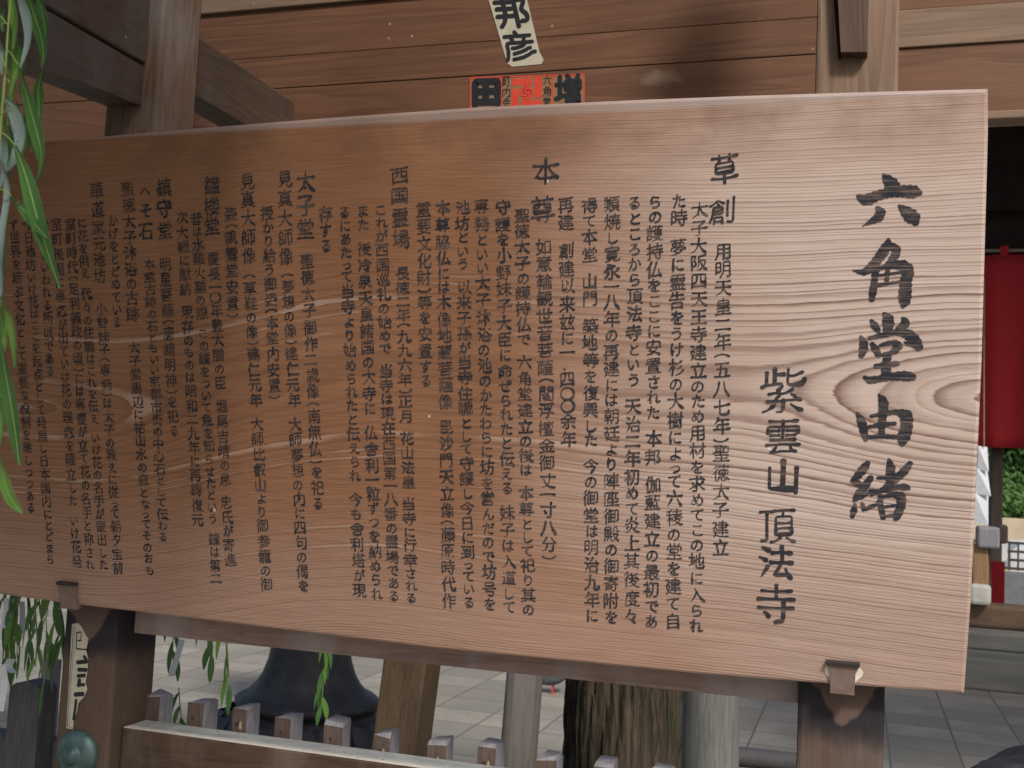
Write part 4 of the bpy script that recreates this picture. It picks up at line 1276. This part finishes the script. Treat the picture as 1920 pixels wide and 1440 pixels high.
# car
KY = 21.0
kx = xx(1885, 1000, KY)
cz = zz(1900, 968, KY)
car = thing("white_car", (kx + 2.1, KY, .02), "white car parked on the street beyond the lattice railing", "car")
side = [(0, .35), (0, .75), (.12, .9), (1.0, 1.0), (1.7, 1.45), (3.1, 1.47), (3.8, 1.05), (4.2, .95), (4.25, .4)]
ks = cz / 1.47
V = [(kx + x, KY + y, .02 + z * ks) for y in (-.8, .8) for x, z in side]; m_ = len(side)
F = [tuple(range(m_)), tuple(range(2 * m_ - 1, m_ - 1, -1))] + [(i, i + m_, (i + 1) % m_ + m_, (i + 1) % m_) for i in range(m_)]
mesh_obj("body", V, F, MAT["white"], car)
V = [(kx + x, KY - .803, .02 + z * ks) for x, z in [(1.2, 1.03), (1.75, 1.38), (3.05, 1.40), (3.55, 1.06)]]
mesh_obj("side_window", V, [(0, 1, 2, 3)], MAT["glass"], car)
for wx in (.85, 3.35):
    V, F = tube_verts([(kx + wx, KY - .82, .34), (kx + wx, KY - .60, .34)], .32, 24)
    mesh_obj("wheel", V, F, MAT["tyre"], car)
tag(box("street_wall", 0, 14, 24, 24.2, 0, zz(1900, 972, 24), MAT["tanwall"], None, .01, base=(7, 24, 0)), "tan plaster wall across the street below the green tree", "wall")

# ------------------------------------------------------------------ foliage
def leaf_geo(pts, hw, nrm, fold=.2):
    """willow leaf: ribbon along pts, half width hw (max); returns V, F(top), F(rib)"""
    pts = [Vector(p) for p in pts]; n = len(pts)
    V = []
    for i, p in enumerate(pts):
        t_ = i / (n - 1)
        w = hw * (math.sin(math.pi * min(1, t_ * .94 + .03)) ** .75) * (1.15 - .3 * t_)
        d = (pts[min(i + 1, n - 1)] - pts[max(i - 1, 0)]).normalized()
        s = d.cross(Vector(nrm)).normalized(); u = s.cross(d)
        V += [p + s * w + u * w * fold, p - u * 0, p - s * w + u * w * fold]
    return V
def smooth_path(pts, n):
    P = np.array(pts, float); L = np.r_[0, np.cumsum(np.linalg.norm(np.diff(P, axis=0), axis=1))]
    tt = np.linspace(0, L[-1], n); Q = np.stack([np.interp(tt, L, P[:, k]) for k in range(P.shape[1])], 1)
    for _ in range(3):
        q = Q.copy(); q[1:-1] = (Q[:-2] + 2 * Q[1:-1] + Q[2:]) / 4; Q = q
    return Q
class Leaves:
    """collects leaves with an upper and an under side plus rib, as one mesh"""
    def __init__(s): s.V, s.F, s.m = [], [], []
    def add(s, pts, hw, nrm, top=0, under=1, rib=True):
        V = leaf_geo(pts, hw, nrm); n = len(pts); nv = Vector(nrm).normalized()
        for side, mi, o in ((1, top, 0.0), (-1, under, -.0004)):
            b0 = len(s.V); s.V += [v + nv * o for v in V]
            for i in range(n - 1):
                for k in (0, 1):
                    f = (b0 + i * 3 + k, b0 + i * 3 + k + 1, b0 + (i + 1) * 3 + k + 1, b0 + (i + 1) * 3 + k)
                    s.F.append(f if side > 0 else f[::-1]); s.m.append(mi)
        if rib:
            b0 = len(s.V); w = hw * .05
            for i, p in enumerate(pts):
                d = (Vector(pts[min(i + 1, n - 1)]) - Vector(pts[max(i - 1, 0)])).normalized()
                sd_ = d.cross(nv).normalized(); q = Vector(p) + nv * .0008
                s.V += [q + sd_ * w, q - sd_ * w]
            for i in range(n - 1): s.F.append((b0 + 2 * i, b0 + 2 * i + 1, b0 + 2 * i + 3, b0 + 2 * i + 2)); s.m.append(3)
    def build(s, name, parent):
        return mesh_obj(name, s.V, s.F, None, parent, smooth=True, mats=[MAT["leaf"], MAT["leafpale"], MAT["leaflight"], MAT["rib"]], fmat=s.m)

NEAR = .80
br = thing("willow_branch", tuple(atY(10, 0, NEAR)), "near willow branch with long green leaves hanging at the left edge", "willow branch")
LEAFS = [  # pixel midline, half width px, kind (0 green, 1 pale underside, 2 light), depth shift
 ([(30, -30), (45, 12), (57, 52), (53, 90), (38, 128)], 10, 1, .00),
 ([(42, -40), (64, 24), (80, 70), (86, 118), (78, 128)], 11, 0, .03),
 ([(82, 132), (72, 165), (75, 205), (70, 255)], 10, 0, .035),
 ([(34, 122), (50, 172), (64, 226), (79, 278), (85, 312), (64, 350)], 13, 0, -.01),
 ([(6, 176), (24, 200), (38, 236), (43, 264), (31, 295), (12, 322)], 13, 1, .01),
 ([(15, 60), (26, 90), (33, 130), (20, 175)], 6, 2, .02),
 ([(28, 272), (45, 312), (56, 350), (68, 400), (88, 466), (113, 540)], 13, 0, -.02),
 ([(21, 366), (42, 390), (60, 412), (88, 446)], 8, 0, -.03),
 ([(2, 300), (17, 345), (15, 385), (5, 430), (3, 480), (6, 520)], 10, 1, .0),
 ([(-4, 450), (4, 500), (3, 540), (-3, 590)], 8, 1, .01),
 ([(0, 555), (18, 592), (27, 640), (28, 688)], 8, 2, .0),
 ([(-4, 560), (4, 600), (8, 640), (2, 680)], 9, 2, .02),
 ([(2, 640), (14, 712), (28, 790), (38, 872)], 17, 0, -.015),
 ([(-6, 720), (3, 770), (4, 815), (-4, 850)], 9, 2, .01),
 ([(-6, 830), (6, 886), (18, 932), (42, 962)], 10, 2, -.01),
 ([(44, 190), (52, 225), (50, 262)], 6, 0, .06), ([(40, 215), (56, 250), (60, 285)], 6, 0, .07),
 ([(-8, -10), (4, 20), (6, 60)], 8, 0, .02), ([(8, -40), (22, 0), (30, 44), (26, 92)], 8, 2, .02), ([(16, 100), (24, 140), (22, 190), (14, 236)], 7, 2, .03),
 ([(4, 215), (20, 250), (24, 292), (16, 330)], 9, 0, .035), ([(-4, 236), (8, 268), (12, 310), (2, 352)], 10, 1, .015), ([(30, 190), (44, 232), (48, 274), (40, 300)], 7, 2, .05),
 ([(-6, 60), (4, 96), (4, 140)], 8, 1, .01), ([(-10, 610), (4, 660), (6, 720), (-2, 770)], 9, 0, .03), ([(60, -30), (78, 10), (88, 60), (84, 100)], 8, 0, .05),
 ([(26, 60), (40, 96), (44, 140), (38, 176)], 7, 0, .045), ([(-6, 400), (6, 440), (8, 500), (0, 548)], 8, 0, .03), ([(-20, 120), (-4, 170), (-2, 230)], 9, 0, .03), ([(-25, 330), (-8, 400), (-14, 460)], 10, 0, .02),
]
for pts, hw, kind, dy in LEAFS:
    lv = Leaves()
    Q = smooth_path([atY(x, y, NEAR + dy + .012 * math.sin(k * 1.3)) for k, (x, y) in enumerate(pts)], 14)
    m = hw * (NEAR + dy) / .85 / FPX
    lv.add([tuple(q) for q in Q], m * 1.5, (-.15 + .3 * random.random() - .3, -1, .1 + random.uniform(-.2, .2)), top={0: 0, 1: 1, 2: 2}[kind], under={0: 1, 1: 0, 2: 1}[kind])
    lv.build("leaf", br)
st_pts = [(26, -60), (20, 0), (14, 60), (11, 130), (4, 200), (0, 260), (-6, 340), (-10, 450), (-6, 560), (-12, 700), (-10, 830)]
V, F = tube_verts(smooth_path([atY(x, y, NEAR + .005) for x, y in st_pts], 40).tolist(), .0011, 8)
mesh_obj("stem", V, F, MAT["twig"], br, smooth=True)
V, F = [], []
for a, b_ in (((13, 45), (-10, 25)), ((12, 92), (34, 124)), ((11, 130), (-8, 80)), ((5, 190), (24, 200)), ((1, 248), (28, 274)), ((-6, 355), (22, 368)), ((3, 215), (26, 205)), ((12, 45), (2, 50)), ((10, 150), (18, 156))):
    m_ = ((a[0] + b_[0]) / 2, (a[1] + b_[1]) / 2 - 6)
    v, f = tube_verts(smooth_path([atY(*q, NEAR) for q in (a, m_, b_)], 8).tolist(), .0006, 6)
    F += [tuple(i + len(V) for i in g_) for g_ in f]; V += v
mesh_obj("petiole", V, F, MAT["twig"], br, smooth=True)

# leafy strands added out of view, above and left, to shade the board's left
def in_frame(p, m=90):
    d = np.array(p) - EYE; z = d @ C_F
    if z < .05: return False
    x, y = 960 + FPX * (d @ C_R) / z, 720 - FPX * (d @ C_U) / z
    return -m < x < 1920 + m and -m < y < 1440 + m
rr = random.Random(21)
lv = Leaves()
for k in range(950):
    x, y = rr.uniform(-2.4, .1), rr.uniform(.1, 1.2)
    if rr.random() < ((x + 2.4) / 2.5) ** 1.3: continue
    z1_, L_ = rr.uniform(3.2, 4.6), rr.uniform(.8, 2.2)
    for j in range(int(L_ / .055)):
        p = Vector((x + rr.gauss(0, .02), y + rr.gauss(0, .02), z1_ - j * .055))
        a_ = rr.uniform(0, 6.28); L = rr.uniform(.09, .14)
        d = Vector((math.cos(a_) * .45, math.sin(a_) * .45, -1)).normalized()
        if in_frame(p) or in_frame(p + d * L): continue
        pts = [p + d * L * t_ for t_ in (0, .25, .5, .75, 1)]
        lv.add([tuple(q) for q in pts], .011, (math.sin(a_), -math.cos(a_), .2), top=rr.choice((0, 0, 2)), rib=False)
lv.build("foliage", br)

# farther drooping twigs under the board
def twig(pix, Y, n, spread, label, group, llen=(.07, .12), seed=0, hang=True, hwm=.0075):
    rr = random.Random(seed)
    P = smooth_path([atY(x, y, Y) for x, y in pix], 24)
    o = thing("willow_twig", tuple(P[0]), label, "willow twig", group)
    V, F = tube_verts(P.tolist(), .0016, 6); mesh_obj("stem", V, F, MAT["twig"], o, smooth=True)
    lv = Leaves()
    for k in range(n):
        p = Vector(P[int((k + .5) / n * 23)])
        a_ = rr.uniform(0, 6.28); L = rr.uniform(*llen)
        d = Vector((math.cos(a_) * spread, math.sin(a_) * spread * .5, -1)).normalized()
        pts = [p + d * L * t_ + Vector((math.cos(a_) * .25, math.sin(a_) * .1, 0)) * L * spread * math.sin(math.pi * t_) for t_ in np.linspace(0, 1, 8)]
        lv.add([tuple(q) for q in pts], hwm * rr.uniform(.7, 1.2), (rr.uniform(-.6, .6), -1, rr.uniform(-.2, .3)), top=rr.choice((0, 0, 2)), under=1, rib=False)
    lv.build("foliage", o)
    return o
G = "willow twigs drooping beneath the board"
twig([(320, 1100), (326, 1180), (322, 1230)], 2.6, 7, .35, "willow twig with broad dark leaves beside the white paper strip", G, (.06, .085), 1, hwm=.009)
twig([(375, 1100), (388, 1180), (400, 1240)], 2.7, 8, .3, "willow twig hanging above the second picket", G, (.06, .10), 2)
twig([(405, 1100), (425, 1200), (432, 1300)], 3.0, 7, .15, "thin willow twig left of the black lantern base", G, (.07, .12), 3)
twig([(612, 1150), (610, 1240), (602, 1330)], 3.2, 16, .28, "bushy willow twig hanging in front of the black lantern base", G, (.06, .10), 4)
twig([(96, 1090), (104, 1150), (92, 1230), (80, 1290)], 2.0, 6, .25, "bright green willow twig curling beside the left post", G, (.05, .08), 5, hwm=.008)
twig([(72, 1080), (74, 1140), (80, 1180)], 2.05, 3, .4, "short curved willow twig left of the left post", G, (.05, .07), 6)
twig([(66, 1140), (70, 1200), (66, 1250)], 1.98, 4, .3, "willow twig with a broad leaf above the round topped picket", G, (.05, .075), 7, hwm=.009)
twig([(20, 1080), (24, 1160), (14, 1240)], 2.2, 7, .25, "dark willow twig among the tied paper fortunes", G, (.05, .09), 8)
twig([(40, 1080), (30, 1170), (26, 1235)], 2.25, 6, .2, "thin willow twig right of the tied paper fortunes", G, (.05, .09), 9)
twig([(335, 1290), (340, 1350), (318, 1370)], 2.5, 4, .3, "low willow twig between the first two pickets", G, (.05, .08), 10)

for i_, (x_, y_, Y_, lb) in enumerate([(8, 1200, 2.5, "sparse dark twig at the very left edge below the board"), (52, 1215, 2.7, "long thin willow twig between the tied papers and the broad leaf"), (112, 1180, 2.3, "willow twig half hidden behind the left post"), (30, 1225, 3.2, "farther fine willow twig left of the round topped picket"), (86, 1230, 3.0, "farther fine willow twig before the grey end stake")]):
    twig([(x_ - 4, 1060), (x_, 1140), (x_ + 3, y_ + 30)], Y_, 9, .22, lb, G, (.06, .11), 30 + i_, hwm=.006)

# tied paper fortunes
def strip_paper(name, pix, wpx, Y, label, group=None, curl=.012):
    P = smooth_path([atY(x, y, Y + curl * math.sin(i * 1.7)) for i, (x, y) in enumerate(pix)], 10)
    w = wpx * Y / .9 / FPX / 2
    V, F = [], []
    for p in P: V += [(p[0] - w, p[1], p[2]), (p[0] + w, p[1] + .004, p[2])]
    V += [(x, y + .0012, z) for x, y, z in V]
    n = len(P); h = 2 * n
    for i in range(n - 1):
        a = 2 * i
        F += [(a, a + 1, a + 3, a + 2), (h + a + 2, h + a + 3, h + a + 1, h + a), (a, a + 2, h + a + 2, h + a), (a + 1, h + a + 1, h + a + 3, a + 3)]
    F += [(0, h, h + 1, 1), (h - 2, h - 1, 2 * h - 1, 2 * h - 2)]
    o = mesh_obj(name, V, F, MAT["paper"], base=tuple(P[-1]))
    return tag(o, label, "paper fortune", group)
G2 = "paper fortunes tied to the willow"
strip_paper("paper_fortune", [(340, 1199), (334, 1222), (320, 1268)], 11, 2.5, "slim white paper strip hanging over the first picket", G2, 0)
strip_paper("paper_fortune", [(16, 1122), (14, 1145), (8, 1178)], 20, 2.2, "short white paper fortune highest at the left edge", G2)
strip_paper("paper_fortune", [(40, 1128), (41, 1160), (38, 1188)], 10, 2.26, "narrow pale paper fortune right of the highest one", G2)
strip_paper("paper_fortune", [(20, 1236), (12, 1250), (24, 1262)], 18, 2.1, "knotted white paper fortune just above the long hanging one", G2, .02)
strip_paper("paper_fortune", [(2, 1246), (8, 1280), (3, 1305), (-2, 1334)], 15, 2.0, "long white paper fortune left of the round topped picket", G2)

# far tree
def blob_tree(name, cx, cy, z0, rx, ry, rz, nleaf, size, label, trunk_h, seed):
    rr = random.Random(seed)
    o = thing(name, (cx, cy, 0), label, "tree")
    V, F = [], []
    cl = [(rr.gauss(0, .45), rr.gauss(0, .45), rr.gauss(0, .45)) for _ in range(26)]
    for k in range(nleaf):
        c = cl[rr.randrange(26)]
        p = Vector((cx + rx * (c[0] + rr.gauss(0, .16)), cy + ry * (c[1] + rr.gauss(0, .16)), z0 + rz * (c[2] + rr.gauss(0, .16))))
        a = Vector((rr.gauss(0, 1), rr.gauss(0, 1), rr.gauss(0, 1))).normalized(); b = a.orthogonal().normalized(); s = size * rr.uniform(.6, 1.4)
        b0 = len(V); V += [p + a * s, p + b * s * .5, p - a * s, p - b * s * .5]; F.append((b0, b0 + 1, b0 + 2, b0 + 3))
    mesh_obj("crown", V, F, MAT["farleaf"], o)
    V, F = tube_verts([(cx, cy, 0), (cx + .1, cy, trunk_h * .5), (cx, cy, trunk_h)], [.22, .17, .08], 12)
    mesh_obj("trunk", V, F, MAT["bark"], o, smooth=True)
blob_tree("leafy_tree", xx(1905, 890, 27), 27, zz(1905, 900, 27) + .6, 2.0, 1.8, 1.6, 14000, .075, "bright green leafy tree beyond the street seen under the red curtain", 2.2, 3)
blob_tree("leafy_tree", 4.7, 2.9, 6.2, 1.9, 1.9, 1.2, 9000, .10, "added leafy tree, unseen to the right, put in to shade the paving", 6.0, 5)  # unseen crown added to darken the right-hand paving
blob_tree("leafy_tree", xx(2010, 890, 29), 29, zz(1905, 900, 29) + .8, 2.4, 1.8, 2.2, 9000, .11, "second green tree behind the street wall, partly outside the frame", 2.4, 4)

bpy.data.objects.remove(_fo, do_unlink=True)
